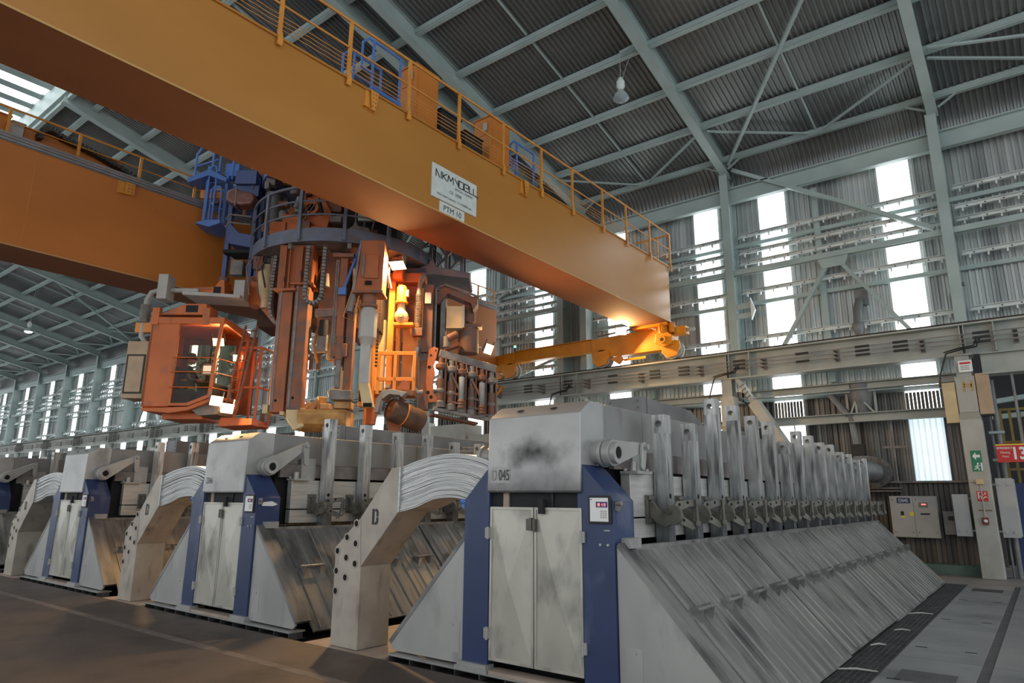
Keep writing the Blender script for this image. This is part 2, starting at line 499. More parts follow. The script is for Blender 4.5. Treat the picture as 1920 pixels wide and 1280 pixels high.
# ceiling: profiled sheet, purlins, rafters, bracing
SL = 0.2335
def zr(y): return 12.04 + SL * (20.04 - y)          # underside of the rafters
curve = [(20.80, 11.30), (20.80, 11.62), (20.76, 11.88), (20.64, 12.13), (20.44, 12.34), (20.16, 12.49), (19.85, zr(19.85) + 0.56), (13.0, zr(13.0) + 0.56), (7.0, zr(7.0) + 0.56)]
mb = MB()
corr(mb, XL, XR, curve)
ceil = mb.build('ceiling', ROOFM)
tag(ceil, 'dark profiled metal roof underside curving down to the wall at the eaves', 'ceiling', kind='structure')
mb = MB()
YN = 7.0 - 15.0
zn = zr(7.0) + 0.52
mb.box(XL, XR, -0.6, -0.5, zn - 0.0, zn + 0.4)
mb.add([(XL, -0.5, zn), (XR, -0.5, zn), (XR, -8.5, zn - 8 * SL), (XL, -8.5, zn - 8 * SL)], [(0, 1, 2, 3)])
mb.build('roof_slope', ROOFM, ceil)
for y in (19.9, 18.18, 16.45, 14.72, 13.0, 11.27, 9.54, 7.81):
    z = zr(y) + 0.42
    MB().chan((XL, y, z), (XR, y, z), -0.13, 0.2, 0.03).build('purlin', STEEL, ceil)
RAFX = [4.73] + COLX[:2] + list(PAIR) + COLX[3:]
for x in RAFX:
    MB().ibeam((x, 20.25, zr(20.25) + 0.275), (x, 6.9, zr(6.9) + 0.275), 0.26, 0.55, 0.03).build('rafter', STEEL, ceil)
for i, x in enumerate(RAFX[:-1]):
    xm = (x + RAFX[i + 1]) / 2
    if abs(x - RAFX[i + 1]) < 2: continue
    for y0, y1 in ((18.1, 19.8), (16.5, 18.1), (14.8, 16.4), (13.05, 14.65), (11.3, 12.9), (9.6, 11.2), (7.85, 9.5)):
        MB().beam((xm, y0, zr(y0) + 0.44), (xm, y1, zr(y1) + 0.44), 0.05, 0.05).build('sag_bar', STEEL, ceil)
    # knee struts from the middle of the eaves purlin up to the next purlin at the rafters
    for s in (x - 0.15, RAFX[i + 1] + 0.15):
        MB().beam((xm + (0.2 if s > xm else -0.2), 19.75, zr(19.75) + 0.3), (s, 18.35, zr(18.35) + 0.3), 0.07, 0.05).build('eaves_strut', STEEL, ceil)
        MB().beam((s + (0.0 if s < xm else 0.0), 19.98, zr(19.98) + 0.1), (s + (0.45 if s < xm else -0.45), 19.93, zr(19.9) + 0.32), 0.05, 0.05).build('fly_brace', STEEL, ceil)
    if i in (1, 5, 9):
        MB().beam((RAFX[i + 1] + 0.2, 19.9, zr(19.9) + 0.18), (x - 0.3, 12.9, zr(12.9) + 0.18), 0.09, 0.09).build('diagonal_brace', STEEL, ceil)
MB().beam((-0.9, 17.9, zr(17.9) + 0.2), (4.5, 19.7, zr(19.7) + 0.2), 0.07, 0.06).build('diagonal_brace', STEEL, ceil)
# ridge monitor with translucent strips
rid = MB().box(XL, XR, 6.85, 6.95, zr(6.9) + 0.35, zr(6.9) + 1.15).build('trim_1', STEEL)
tag(rid, 'steel upstand along the roof ridge opening', 'trim', kind='structure')
MB().box(XL, XR, 6.96, 7.10, zr(7.0) + 0.2, zr(7.0) + 0.5).build('ridge_beam', STEEL, rid)
mon = MB()
x = XL
while x < XR:
    mon.box(x, x + 0.42, -0.5, 6.85, zn + 0.62, zn + 0.66); x += 1.0
mon = mon.build('trim_2', STEEL)
tag(mon, 'ridge roof slats between bright daylight strips', 'trim', kind='structure')
n = 0
x = XL + 0.42
while x < XR:
    if -34 < x < -18:
        n += 1
        o = MB().box(x, x + 0.58, -0.4, 6.75, zn + 0.63, zn + 0.65).build('window_%d' % (n + 40), PANE)
        tag(o, 'white daylight strip in the roof ridge above the rear crane girder', 'window', 'ridge daylight strips', 'structure')
    else:
        MB().box(x, x + 0.58, -0.5, 6.85, zn + 0.64, zn + 0.66).build('roof_slat', STEEL, mon)
    x += 1.0

# back wall
WY = 20.80
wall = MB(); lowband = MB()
for i, c in enumerate(BAYC):
    xs = [BAYS[i][1], c - 2.12, c - 1.32, c + 1.32, c + 2.12, BAYS[i][0]]
    for a, b in ((0, 1), (2, 3), (4, 5)):
        corr(wall, xs[a], xs[b], [(WY, 5.0), (WY, 11.35)])
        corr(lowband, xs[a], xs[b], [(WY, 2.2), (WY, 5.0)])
corr(wall, PAIR[1], PAIR[0], [(WY, 2.2), (WY, 11.35)])
corr(wall, BAYS[0][0], XR, [(WY, 6.0), (WY, 11.35)])
wall = wall.build('wall_back', WALLM)
lowband.build('shaded_stained_sheets', WALLD, wall)
tag(wall, 'grey profiled metal back wall with tall daylight strips', 'wall', kind='structure')
n = 0
for i, c in enumerate(BAYC):
    for s in (1.72, -1.72):
        n += 1
        mb = MB()
        corr(mb, c + s - 0.4, c + s + 0.4, [(WY + 0.01, 3.98), (WY + 0.01, 11.35)])
        o = mb.build('window_%d' % n, PANE)
        tag(o, 'tall white translucent wall strip, %s from the exit sign end' % ORD[n - 1] if n <= 20 else 'narrow white translucent wall strip far down the hall', 'window',
            'translucent wall strips' if n <= 20 else 'far translucent wall strips', 'structure')
        mb = MB()
        corr(mb, c + s - 0.4, c + s + 0.4, [(WY + 0.01, 2.22), (WY + 0.01, 3.98)], 0.13)
        mb.build('lower_pane', PANEL if i == 0 and s > 0 else PANE, o)
        if i < 2:
            for q in range(9):
                xx = c + s - 0.4 + 0.8 * (q + 0.5) / 9
                MB().box(xx - 0.034, xx + 0.034, WY - 0.09, WY - 0.06, 4.0, 4.56).build('slat', LWALLM, o)
lw = MB()
corr(lw, XL, -0.95, [(20.4, 0.2), (20.4, 2.2)], 0.22, 0.04)
lw = lw.build('wall_lower', LWALLM)
tag(lw, 'dark profiled lower wall behind the grey electrical cabinets', 'wall', kind='structure')
MB().box(XL, -1.45, 19.95, 20.5, -0.12, 0.22).build('kerb', KERB, lw)
MB().box(XL, -1.5, 20.22, 20.95, 2.17, 2.22).build('ledge', DUST, lw)
MB().beam((XL, 20.35, 11.34), (XR, 20.35, 11.34), 0.05, 0.46).build('eaves_beam', STEEL, wall)
MB().box(XL, XR, 20.2, 20.5, 11.55, 11.59).build('eaves_flange', STEEL, wall)
MB().box(XL, XR, 20.25, 20.45, 11.09, 11.12).build('eaves_flange', STEEL, wall)
bays = [(-1.1 + BAY, -1.1)] + BAYS
for j, (xa, xb) in enumerate(bays):
    for z in (9.69, 7.73):
        MB().chan((xa, 20.62, z), (xb, 20.62, z), 0.12, 0.12, 0.02).build('girt', STEEL, wall)
    for z in (9.94, 9.38, 9.02, 8.07, 6.56):
        mb = MB().chan((xa - 0.15, 20.5, z), (xb + 0.15, 20.5, z), -0.1, 0.12, 0.012)
        q = xa - 0.3
        while q > xb + 0.2:
            mb.box(q - 0.018, q + 0.018, 20.42, 20.5, z - 0.15, z - 0.04); q -= 0.4
        mb.build('cable_rail', STEELL, wall)
        if j < 4:
            mb = MB(); q = xa - 0.3
            while q > xb + 0.2:
                mb.cyl((q + 0.1, 20.49, z), (q + 0.1, 20.478, z), 0.018, n=8); q -= 0.4
            mb.build('rail_bolts', BLACK, wall)['kind'] = 'stuff'
    MB().ibeam((xa, 20.25, 8.67), (xb, 20.25, 8.67), 0.16, 0.2, 0.02, (0, 1, 0)).build('tie_beam', STEEL, wall)
    xm = (xa + xb) / 2
    if j:
        MB().beam((xm - 0.4, 20.6, 5.0), (xm - 0.4, 20.6, 11.0), 0.16, 0.14, (0, 1, 0)).build('middle_post', STEEL, wall)
    if j in (1, 8):
        MB().beam((xb + 0.2, 20.28, 12.2), (xa - 0.35, 20.28, 8.85), 0.16, 0.12).build('wall_brace', STEEL, wall)
        MB().beam((xm - 0.12, 20.28, 8.5), (xm - 1.62, 20.28, 6.1), 0.13, 0.1).build('wall_brace', STEEL, wall)
        MB().beam((xm + 0.12, 20.28, 8.5), (xm + 1.75, 20.28, 6.1), 0.13, 0.1).build('wall_brace', STEEL, wall)
        MB().prism([(xm - 0.3, 8.3), (xm + 0.3, 8.3), (xm + 0.42, 8.6), (xm - 0.42, 8.6)], 'y', 20.2, 20.22).build('gusset', STEEL, wall)
    elif 2 < j:
        MB().beam((xa - 0.3, 20.5, 10.9), (xm - 0.35, 20.5, 9.7), 0.1, 0.1).build('wall_strut', STEEL, wall)
        MB().beam((xa - 0.3, 20.5, 6.9), (xm - 0.35, 20.5, 6.1), 0.1, 0.1).build('wall_strut', STEEL, wall)
# columns: steel above the crane rail, square painted posts below it
cx = [(COLX[0], 'the exit sign'), (COLX[1], '')] + [(PAIR[0], ''), (PAIR[1], '')] + [(x, '') for x in COLX[3:]]
for i, (x, _) in enumerate(cx):
    c = thing('steel_column', 'pale green steel wall column above the crane rail, %s from the exit sign end' % ORD[i], 'column', (x, 20.25, 5.95), 'steel columns along the back wall')
    x -= 0.06
    MB().box(x - 0.13, x + 0.13, 20.05, 20.08, 5.97, 12.05).build('flange', STEEL, c)
    MB().box(x - 0.13, x + 0.13, 20.70, 20.73, 5.97, 12.05).build('flange', STEEL, c)
    MB().box(x - 0.015, x + 0.015, 20.08, 20.70, 5.97, 12.05).build('web', STEEL, c)
    MB().box(x - 0.13, x + 0.13, 20.03, 20.45, 12.02, 12.06).build('cap_plate', STEEL, c)
    MB().box(x - 0.11, x + 0.11, 20.08, 20.40, 8.62, 8.66).build('stiffener', STEEL, c)
    if i == 1:
        for z in (7.45, 7.15):
            MB().box(x + 0.11, x + 0.62, 20.08, 20.12, z, z + 0.16).build('bracket_arm', STEEL, c)
        MB().prism([(x + 0.6, 7.05), (x + 0.72, 7.35), (x + 0.6, 7.75)], 'y', 20.0, 20.1).build('dish', STEELL, c)
for i, x in enumerate(COLX):
    c = thing('crane_rail_post', 'cream painted square post under the crane rail, %s from the exit sign' % ORD[i], 'post', (x - 0.1, 19.5, 0), 'posts under the crane rail')
    xa, xb = x - 0.34, x + 0.10
    MB().box(xa, xb, 19.28, 19.72, 0, 3.62).build('shaft', CONCP, c, bevel=0.02)
    MB().prism([(xa, 3.62), (xb, 3.62), (xb - 0.02, 3.78), (xa + 0.02, 3.78)], 'y', 19.30, 19.70).build('step_band', mat('band_%d' % i, S(150, 148, 136)) if i == 0 else bpy.data.materials['band_0'], c)
    MB().box(xa + 0.02, xb - 0.02, 19.30, 19.70, 3.78, 4.66).build('head', CONCP, c, bevel=0.02)
    MB().ibeam((x - 0.12, 19.5, 4.66), (x - 0.12, 19.5, 5.18), 0.3, 0.36, 0.03, (0, 1, 0)).build('steel_neck', RUNWAY, c)

# crane runway with its rail and conductors
rw = thing('crane_runway', 'long pale steel runway girder carrying the crane rail along the back wall', 'girder', (-20, 19.5, 5.17))
MB().box(XL, 9, 19.22, 19.78, 5.90, 5.94).build('top_flange', RUNWAY, rw)
MB().box(XL, 9, 19.49, 19.51, 5.2, 5.90).build('web', RUNWAY, rw)
MB().box(XL, -1.0, 19.26, 19.74, 5.16, 5.2).build('bottom_flange', RUNWAY, rw)
MB().box(-0.85, 9, 19.49, 19.51, 4.7, 5.2).build('deep_web', RUNWAY, rw)
MB().box(-0.85, 9, 19.26, 19.74, 4.66, 4.7).build('bottom_flange', RUNWAY, rw)
MB().box(-0.85, 9, 19.3, 19.49, 5.16, 5.18).build('ledge', RUNWAY, rw)
x = 8.0
for x in [c + d for c in [4.73] + COLX for d in (0.0, -0.08, 0.6)]:
    MB().box(x - 0.012, x + 0.012, 19.27, 19.49, 5.2, 5.9).build('stiffener', RUNWAY, rw)
MB().box(XL, 9, 19.44, 19.56, 5.94, 6.03).build('crane_rail', RAILM, rw)
for j, z in enumerate((5.43, 5.54, 5.65)):
    cb = thing('conductor_bar', 'thin bare conductor bar on the runway girder, %s of three' % ('lowest', 'middle one', 'topmost')[j], 'conductor', (-20, 19.16, z), 'conductor bars under the crane rail')
    MB().box(XL, 9, 19.15, 19.17, z - 0.011, z + 0.011).build('bar', DUST, cb)
    for c in COLX[:7]:
        for d in (-1.35, 0.35, 2.1, 3.6):
            if (j == 1 and d == 2.1): continue
            MB().box(c + d - 0.17, c + d + 0.17, 19.13, 19.19, z - 0.028, z + 0.028).build('sleeve', BLACK, cb)
for c in COLX:
    for d in (-2.9, -0.9, 1.0):
        mb = MB()
        for z in (5.43, 5.54, 5.65):
            mb.box(c + d - 0.04, c + d + 0.04, 19.12, 19.49, z - 0.035, z - 0.018)
        mb.box(c + d - 0.05, c + d + 0.05, 19.46, 19.49, 5.36, 5.7)
        mb.build('conductor_hanger', DUST, rw)
for i, (xa, zs) in enumerate(((-1.3, 0), (-7.1, 1), (-12.9, 2))):
    pts = [(xa + 0.5, 19.14, 5.5), (xa + 0.42, 19.05, 5.3), (xa + 0.1, 19.02, 5.26), (xa - 0.2, 19.05, 5.2), (xa - 0.38, 19.08, 4.7), (xa - 0.42, 19.1, 4.4)]
    cb = thing('power_cable', 'black power cable hanging from the runway beside the %s post' % ORD[i], 'cable', pts[-1])
    MB().tube(pts, 0.022, 6).build('sheath', BLACK, cb)
    MB().tube([(p[0] - 0.05, p[1] + 0.03, p[2] + 0.04) for p in pts[:4]], 0.018, 6).build('strand', BLACK, cb)
# horizontal wall beams, hopper, braces in the first bays
for j, (xa, xb) in enumerate(bays[1:3]):
    MB().chan((xa - 0.1, 20.1, 4.75), (xb + 0.1, 20.1, 4.75), -0.2, 0.2, 0.02).build('wall_beam', RUNWAY, wall)
    MB().box(xb + 0.1, xa - 0.1, 20.1, 20.75, 4.60, 4.64).build('walkway_plate', STEEL, wall)
    MB().chan((xa - 0.3, 20.15, 3.9), (xb + 0.3, 20.15, 3.9), -0.2, 0.24, 0.02).build('wall_beam', RUNWAY, wall)
    MB().cyl((xa - 1.95, 20.3, 2.2), (xa - 1.95, 20.3, 3.8), 0.03, n=8).build('drop_pipe', DUST, wall)
    MB().cyl((xa - 4.4, 20.3, 2.6), (xa - 4.4, 20.3, 3.95), 0.02, n=8).build('drop_pipe', RUNWAY, wall)
    b = thing('runway_brace', 'stout inclined steel strut with bolt holes under the runway, %s bay' % ORD[j], 'brace', (xb + 0.3, 19.5, 4.9))
    MB().beam((xb + 0.17, 19.5, 5.19), (xb + 0.62, 19.5, 4.4), 0.3, 0.12, (1, 0, 0.5)).build('end_plate', RUNWAY, b)
    mb = MB()
    for p in range(4):
        for q in (-1, 0, 1):
            t = 0.16 + p * 0.17
            mb.cyl((xb + 0.25 + 0.37 * t + 0.0, 19.34, 5.05 - 0.65 * t), (xb + 0.25 + 0.37 * t, 19.345, 5.05 - 0.65 * t), 0.02, n=8) if q == 0 else mb.cyl((xb + 0.25 + 0.37 * t + 0.045 * q, 19.34, 5.05 - 0.65 * t + 0.03 * q), (xb + 0.25 + 0.37 * t + 0.045 * q, 19.345, 5.05 - 0.65 * t + 0.03 * q), 0.02, n=8)
    mb.build('bolt_holes', BLACK, b)['kind'] = 'stuff'
    MB().beam((xb + 0.60, 19.5, 4.45), (xb + 1.62, 19.5, 2.7), 0.4, 0.3, (1, 0, 0.5)).build('strut', CONCP, b, bevel=0.02)
hp = thing('feed_hopper', 'grey conical hopper with a slanting pipe in front of the back wall', 'hopper', (-3.85, 20.3, 3.1))
MB().lathe([(0.34, 4.9), (0.34, 4.62), (0.22, 4.05), (0.2, 4.0)], (-3.7, 20.35, 0), n=20).build('cone', PIPEM, hp)
MB().tube([(-4.45, 20.25, 4.6), (-4.15, 20.25, 4.15), (-4.0, 20.22, 3.98), (-3.96, 20.2, 3.8), (-3.9, 20.2, 3.15)], 0.085, 10).build('slanting_pipe', PIPEM, hp)
MB().cyl((-4.0, 20.22, 4.02), (-4.0, 20.22, 3.94), 0.12, n=12).build('collar', PIPEM, hp)
MB().box(-4.05, -3.72, 20.1, 20.3, 2.88, 3.2).build('valve_box', BLACK, hp)
MB().box(-4.0, -3.6, 20.1, 20.4, 2.4, 2.88).build('outlet_box', PIPEM, hp)
for x in (-4.05, -3.35):
    MB().beam((x, 20.3, 4.0), (x, 20.3, 4.6), 0.06, 0.06).build('leg', RUNWAY, hp)
for a, b in (((-3.75, 20.12, 4.5), (-3.95, 20.12, 4.02)), ((-3.75, 20.12, 4.5), (-3.35, 20.12, 4.0)), ((-3.8, 20.12, 4.02), (-3.8, 20.12, 4.5))):
    MB().beam(a, b, 0.05, 0.04).build('stay', RUNWAY, hp)
pp = thing('gas_pipe', 'fat grey flanged pipe leaving the far end of the nearest cell', 'pipe', (-3.5, 18.4, 2.45))
MB().cyl((-3.62, 17.7, 2.45), (-3.5, 20.2, 2.45), 0.26, n=24).build('barrel', PIPEM, pp)
MB().cyl((-3.5, 19.9, 2.45), (-3.5, 20.02, 2.45), 0.4, n=28).build('flange', LWALLM, pp)
mb = MB()
for k in range(14):
    t = 2 * math.pi * k / 14
    mb.cyl((-3.5 + 0.34 * math.cos(t), 19.86, 2.45 + 0.34 * math.sin(t)), (-3.5 + 0.34 * math.cos(t), 19.9, 2.45 + 0.34 * math.sin(t)), 0.025, n=6)
mb.build('bolts', PIPEM, pp)['kind'] = 'stuff'
for z in (1.95, 2.02):
    MB().box(-4.2, -2.95, 20.0, 20.3, z, z + 0.03).build('pipe_shelf', DUST, lw)
MB().beam((-3.3, 20.3, 3.1), (-2.75, 20.3, 3.1), 0.05, 0.06).build('rung', DUST, wall)
wv = thing('wall_vent', 'grey angled vent pipe below a square plate on the upper wall', 'vent pipe', (-3.45, 20.5, 6.2))
MB().box(-3.65, -3.30, 20.7, 20.74, 7.15, 7.65).build('square_plate', PIPEM, wv)
MB().tube([(-3.52, 20.7, 7.3), (-3.56, 20.5, 7.0), (-3.58, 20.4, 6.5)], 0.12, 12).build('pipe', PIPEM, wv)
MB().lathe([(0.13, 0.14), (0.15, 0.1), (0.15, 0), (0.08, -0.25), (0.05, -0.28), (0.0, -0.28)], (-3.58, 20.4, 6.45), n=14).build('nozzle', PIPEM, wv)
# ------------------------------------------------------------------ the reduction cells
PITCH = 5.77
POTX = [-4.03 - PITCH * k for k in range(4)]
F = 5.55
CELLW = ['nearest', 'second', 'third', 'fourth']
CELLNO = ['045', 'D046', '', '']

def make_cell(k):
    px = POTX[k]
    lab = ['nearest grey and blue reduction cell, sooty hood stencilled 045', 'second grey and blue reduction cell, hood stencilled D046',
           'third grey and blue reduction cell, tan lit, beyond cell D046', 'fourth reduction cell cut off by the edge of the picture'][k]
    c = thing('reduction_cell', lab, 'furnace', (px, F, 0), 'reduction cells in a row')
    P = lambda mb, name, m, parent=c, bevel=0.0, key=None, flat=False: mb.build(name, m, parent, True, bevel, ('cell', key or name) if key != '-' else None, flat)
    # base tray with slots
    mb = MB().box(-1.93, 2.0, -0.09, 0.15, 0.018, 0.034).box(-1.93, 2.0, -0.09, 0.15, -0.06, -0.05)
    x = -1.92
    while x < 2.03:
        mb.box(x - 0.006, x + 0.006, -0.085, 0.12, -0.05, 0.018); x += 0.3255
    P(mb, 'base_tray', GRATE)
    P(MB().box(-1.935, 2.005, -0.093, 0.15, 0.024, 0.036), 'tray_lip', ALU)
    P(MB().box(-1.91, 1.99, -0.07, 0.15, -0.0495, -0.0485), 'tray_floor', HOLE)
    P(MB().box(-1.9, 1.98, 0.10, 0.12, -0.05, 0.018), 'tray_back', HOLE)
    P(MB().box(-0.52, 0.52, -0.07, 0.1, 0.036, 0.07), 'dust_bed', PADM)
    # sloping end plates
    for s, nm in ((-1, 'left'), (1, 'right')):
        P(MB().prism([(s * 0.905, 0.06), (s * 1.93, 0.055), (s * 1.985, 0.10), (s * 1.985, 0.16), (s * 0.905, 1.29)], 'y', 0.0, 0.03), 'end_plate', ALU, key='end' + nm, bevel=0.004)
        P(MB().prism([(s * 0.905, 1.29), (s * 0.93, 1.32), (s * 2.02, 0.15), (s * 1.985, 0.12)], 'y', -0.005, 0.22), 'edge_flange', COVERM, key='flange' + nm)
        P(MB().prism([(s * 0.96, 0.16), (s * 1.13, 0.16), (s * 1.13, 0.46), (s * 0.96, 0.46)], 'y', -0.004, 0.002), 'small_cover', ALU, key='small' + nm)
        P(MB().cyl((s * 1.06, -0.002, 0.42), (s * 1.06, -0.016, 0.42), 0.012, n=8), 'screw', GREY, key='screw' + nm)
        d = 0.05 if s < 0 else 0.36
        p = P(MB().prism([(s * 0.565, 0.10), (s * 0.90, 0.10), (s * 0.90, 1.69), (s * 0.565, 2.03)], 'y', -0.03, d), 'post', BLUE, key='post' + nm, bevel=0.006)
        P(MB().box(min(s * 0.53, s * 0.95), max(s * 0.53, s * 0.95), -0.085, 0.08, 0.036, 0.07).box(min(s * 0.55, s * 0.93), max(s * 0.55, s * 0.93), -0.07, 0.06, 0.07, 0.105), 'base_block', ALU, key='block' + nm)
        # the two doors
        dd = P(MB().box(min(s * 0.006, s * 0.555), max(s * 0.006, s * 0.555), -0.012, 0.0, 0.15, 1.62), 'door', DOORM, key='door' + nm)
        cx_, cz_ = s * 0.28, 0.885
        a, b, z0, z1 = s * 0.03, s * 0.53, 0.18, 1.59
        P(MB().add([(a, -0.0125, z0), (b, -0.0125, z0), (b, -0.0125, z1), (a, -0.0125, z1), (cx_, -0.06, cz_)], [(0, 1, 4), (1, 2, 4), (2, 3, 4), (3, 0, 4)]), 'creased_sheet', DOORM, dd, key='crease' + nm, flat=True)
        mb = MB()
        for (u0, u1, w0, w1) in ((0.006, 0.03, 0.15, 1.62), (0.53, 0.555, 0.15, 1.62), (0.03, 0.53, 0.15, 0.175), (0.03, 0.53, 1.595, 1.62)):
            mb.box(min(s * u0, s * u1), max(s * u0, s * u1), -0.022, -0.012, w0, w1)
        P(mb, 'door_rim', DOORM, dd, key='rim' + nm)
        for z in (0.40, 1.36):
            P(MB().box(min(s * 0.545, s * 0.60), max(s * 0.545, s * 0.60), -0.05, -0.02, z - 0.05, z + 0.05).cyl((s * 0.562, -0.05, z - 0.06), (s * 0.562, -0.05, z + 0.06), 0.014, n=8), 'hinge', ALU, dd, key='hinge%s%d' % (nm, z > 1))
    P(MB().box(-0.03, -0.004, -0.06, -0.02, 1.40, 1.52).box(0.004, 0.04, -0.055, -0.02, 1.39, 1.51).box(-0.09, -0.03, -0.03, -0.02, 1.40, 1.51), 'latch', CLAMPM, bevel=0.004)
    P(MB().box(0.08, 0.14, -0.06, -0.02, 1.56, 1.70), 'door_clip', DARK)
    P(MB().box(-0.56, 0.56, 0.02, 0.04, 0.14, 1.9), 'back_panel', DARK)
    for q, (a, b, m_) in enumerate(((-0.40, -0.33, PADM), (0.20, 0.22, BLACK), (0.5, 0.55, BLUE))):
        P(MB().box(a, b, 0.0, 0.02, 1.6, 1.78), 'inner_bar', m_, key='inner%d' % q)
    # hood and the long gas duct behind it
    P(MB().prism([(-0.06, 1.775), (-0.045, 1.76), (0.3, 1.76), (0.3, 2.2), (0.4, 2.2), (0.4, 2.655), (0.15, 2.655), (-0.04, 2.525)], 'x', -0.57, 0.57), 'hood', HOODS if k == 0 else HOODM, key='hoods' if k == 0 else 'hood', bevel=0.018)
    mb = MB()
    for x in (-0.22, 0.2):
        mb.add([(x + 0.045 * math.cos(t), 0.055 + 0.02 * math.sin(t) - 0.004, 2.592 + 0.014 * math.sin(t) + 0.004) for t in [2 * math.pi * q / 12 for q in range(12)]], [tuple(range(12))])
    P(mb, 'lifting_hole', HOLE)
    d = P(MB().box(-0.565, 0.565, 0.4, 12.1, 2.2, 2.65), 'gas_duct', DUCTM, bevel=0.015)
    mb = MB()
    for y in (1.25, 3.4, 6.2, 9.0):
        mb.box(0.563, 0.57, y, y + 0.01, 2.2, 2.65)
    P(mb, 'duct_seam', COVERM, d)
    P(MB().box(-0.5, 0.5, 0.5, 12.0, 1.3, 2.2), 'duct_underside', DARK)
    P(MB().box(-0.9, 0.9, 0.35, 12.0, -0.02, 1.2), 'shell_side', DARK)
    for s in (-1, 1):
        b = P(MB().box(min(s * 0.60, s * 0.71), max(s * 0.60, s * 0.71), 0.66, 12.0, 1.53, 1.96), 'anode_beam', BEAMA, key='beam%d' % s, bevel=0.006)
        P(MB().box(min(s * 0.60, s * 0.71), max(s * 0.60, s * 0.71), 0.66, 12.0, 1.32, 1.515), 'lower_bar', BEAMA, b, key='lower%d' % s, bevel=0.006)
    P(MB().box(0.56, 0.62, 0.5, 12.0, 2.0, 2.2), 'duct_lip', DUST)
    # feeder boxes on top
    ye = 3.25 if k == 0 else 11.6
    f = P(MB().prism([(1.95, 2.62), (1.95, 2.92), (ye, 2.90), (ye + 0.45, 2.72), (ye + 0.45, 2.62)], 'x', -0.22, 0.30), 'feeder_beam', FEEDM, key='feed%d' % (k == 0), bevel=0.01)
    P(MB().box(-0.22, 0.28, 1.83, 1.955, 2.66, 2.93), 'feeder_end', FEEDM, f, bevel=0.006)
    mb = MB()
    for x in (-0.16, 0.22):
        for z in (2.72, 2.80, 2.88):
            mb.cyl((x, 1.832, z), (x, 1.82, z), 0.012, n=8)
    P(mb, 'end_bolts', CLAMPM, f)
    for y in (4.9, 7.6, 10.2):
        P(MB().box(-0.2, 0.46, y, y + 0.7, 2.5, 2.74), 'feeder_box', DUST, f, key='feeder%d' % y, bevel=0.02)
    # pivot tubes, arm and link of the beam raising gear
    up = [0.02, 0.27, 0.27, 0.27][k]
    for s in (-1, 1):
        e_ = 0.72 if s > 0 else 0.88
        P(MB().cyl((s * 0.55, 0.23, 2.14), (s * e_, 0.23, 2.14), 0.11, n=28), 'pivot_tube', ALU, key='pivot%d' % s)
        P(MB().lathe([(0.11, 0), (0.135, 0), (0.135, 0.03), (0.11, 0.03)], (s * (e_ - 0.06), 0.23, 2.14), (s, 0, 0), 28), 'flange_ring', ALU, key='ring%d' % s)
    def armpts(y0, z0, r0, y1, z1, r1):
        a = math.atan2(z1 - z0, y1 - y0)
        o = []
        for q in range(13):
            t = a + math.pi / 2 + math.pi * q / 12
            o.append((y0 + r0 * math.cos(t), z0 + r0 * math.sin(t)))
        for q in range(9):
            t = a - math.pi / 2 + math.pi * q / 8
            o.append((y1 + r1 * math.cos(t), z1 + r1 * math.sin(t)))
        return o
    am = P(MB().prism(armpts(0.23, 2.14, 0.13, 0.80, 2.20 + up, 0.05), 'x', 0.70, 0.78), 'arm', ALU, key='-', bevel=0.008)
    P(MB().lathe([(0.105, 0.0), (0.105, 0.06), (0.06, 0.06), (0.055, 0.0), (0.0, -0.04)], (0.77, 0.23, 2.14), (1, 0, 0), 28), 'boss', ALU, am, key='-')
    P(MB().lathe([(0.05, 0.058), (0.0, 0.058)], (0.77, 0.23, 2.14), (1, 0, 0), 20), 'bore', HOLE, am, key='-')
    lk = P(MB().prism(armpts(0.80, 2.21 + up, 0.05, 0.82 - 0.06 * (k == 0), 2.02 + up * 0.75, 0.045), 'x', 0.785, 0.82), 'link', ALU, key='-', bevel=0.006)
    P(MB().cyl((0.82, 0.80, 2.21 + up), (0.86, 0.80, 2.21 + up), 0.03, n=6), 'link_nut', ALU, lk, key='-')
    P(MB().box(0.62, 0.82, 0.62, 0.95, 1.955, 1.985).cyl((0.72, 0.72, 1.98), (0.72, 0.72, 2.08), 0.04, n=12).cyl((0.66, 0.66, 1.98), (0.66, 0.66, 2.01), 0.02, n=6).cyl((0.78, 0.9, 1.98), (0.78, 0.9, 2.01), 0.02, n=6), 'link_foot', ALU)
    P(MB().box(0.60, 0.64, 0.86, 1.12, 1.97, 2.3), 'guide_strip', ALU)
    # control panel on the right-hand post
    cp = P(MB().box(0.655, 0.885, -0.06, -0.03, 1.485, 1.735), 'control_panel', BLACK, bevel=0.004)
    P(MB().box(0.675, 0.865, -0.066, -0.06, 1.505, 1.715), 'panel_face', SIGNW, cp)
    P(MB().box(0.74, 0.86, -0.068, -0.066, 1.63, 1.68), 'display', NAVY, cp)
    mb = MB()
    for i in range(3):
        for j in range(4):
            mb.box(0.785 + i * 0.024, 0.803 + i * 0.024, -0.0675, -0.066, 1.535 + j * 0.018, 1.548 + j * 0.018)
    P(mb, 'keypad', GREY, cp)
    text('88  4.18' if k == 0 else '8 4.1', 0.042, LED, 'digits', cp, (0.80, -0.0685, 1.64), (1, 0, 0), (0, 0, 1), 0.62, local=True, off=0.001)
    P(MB().cyl((0.69, -0.066, 1.70), (0.69, -0.07, 1.70), 0.006, n=8), 'panel_screw', INK, cp)
    P(MB().box(0.80, 0.86, -0.033, -0.03, 1.42, 1.432).cyl((0.76, -0.03, 1.30), (0.76, -0.045, 1.30), 0.012, n=8).cyl((0.84, -0.03, 1.30), (0.84, -0.045, 1.30), 0.012, n=8), 'post_studs', GREY)
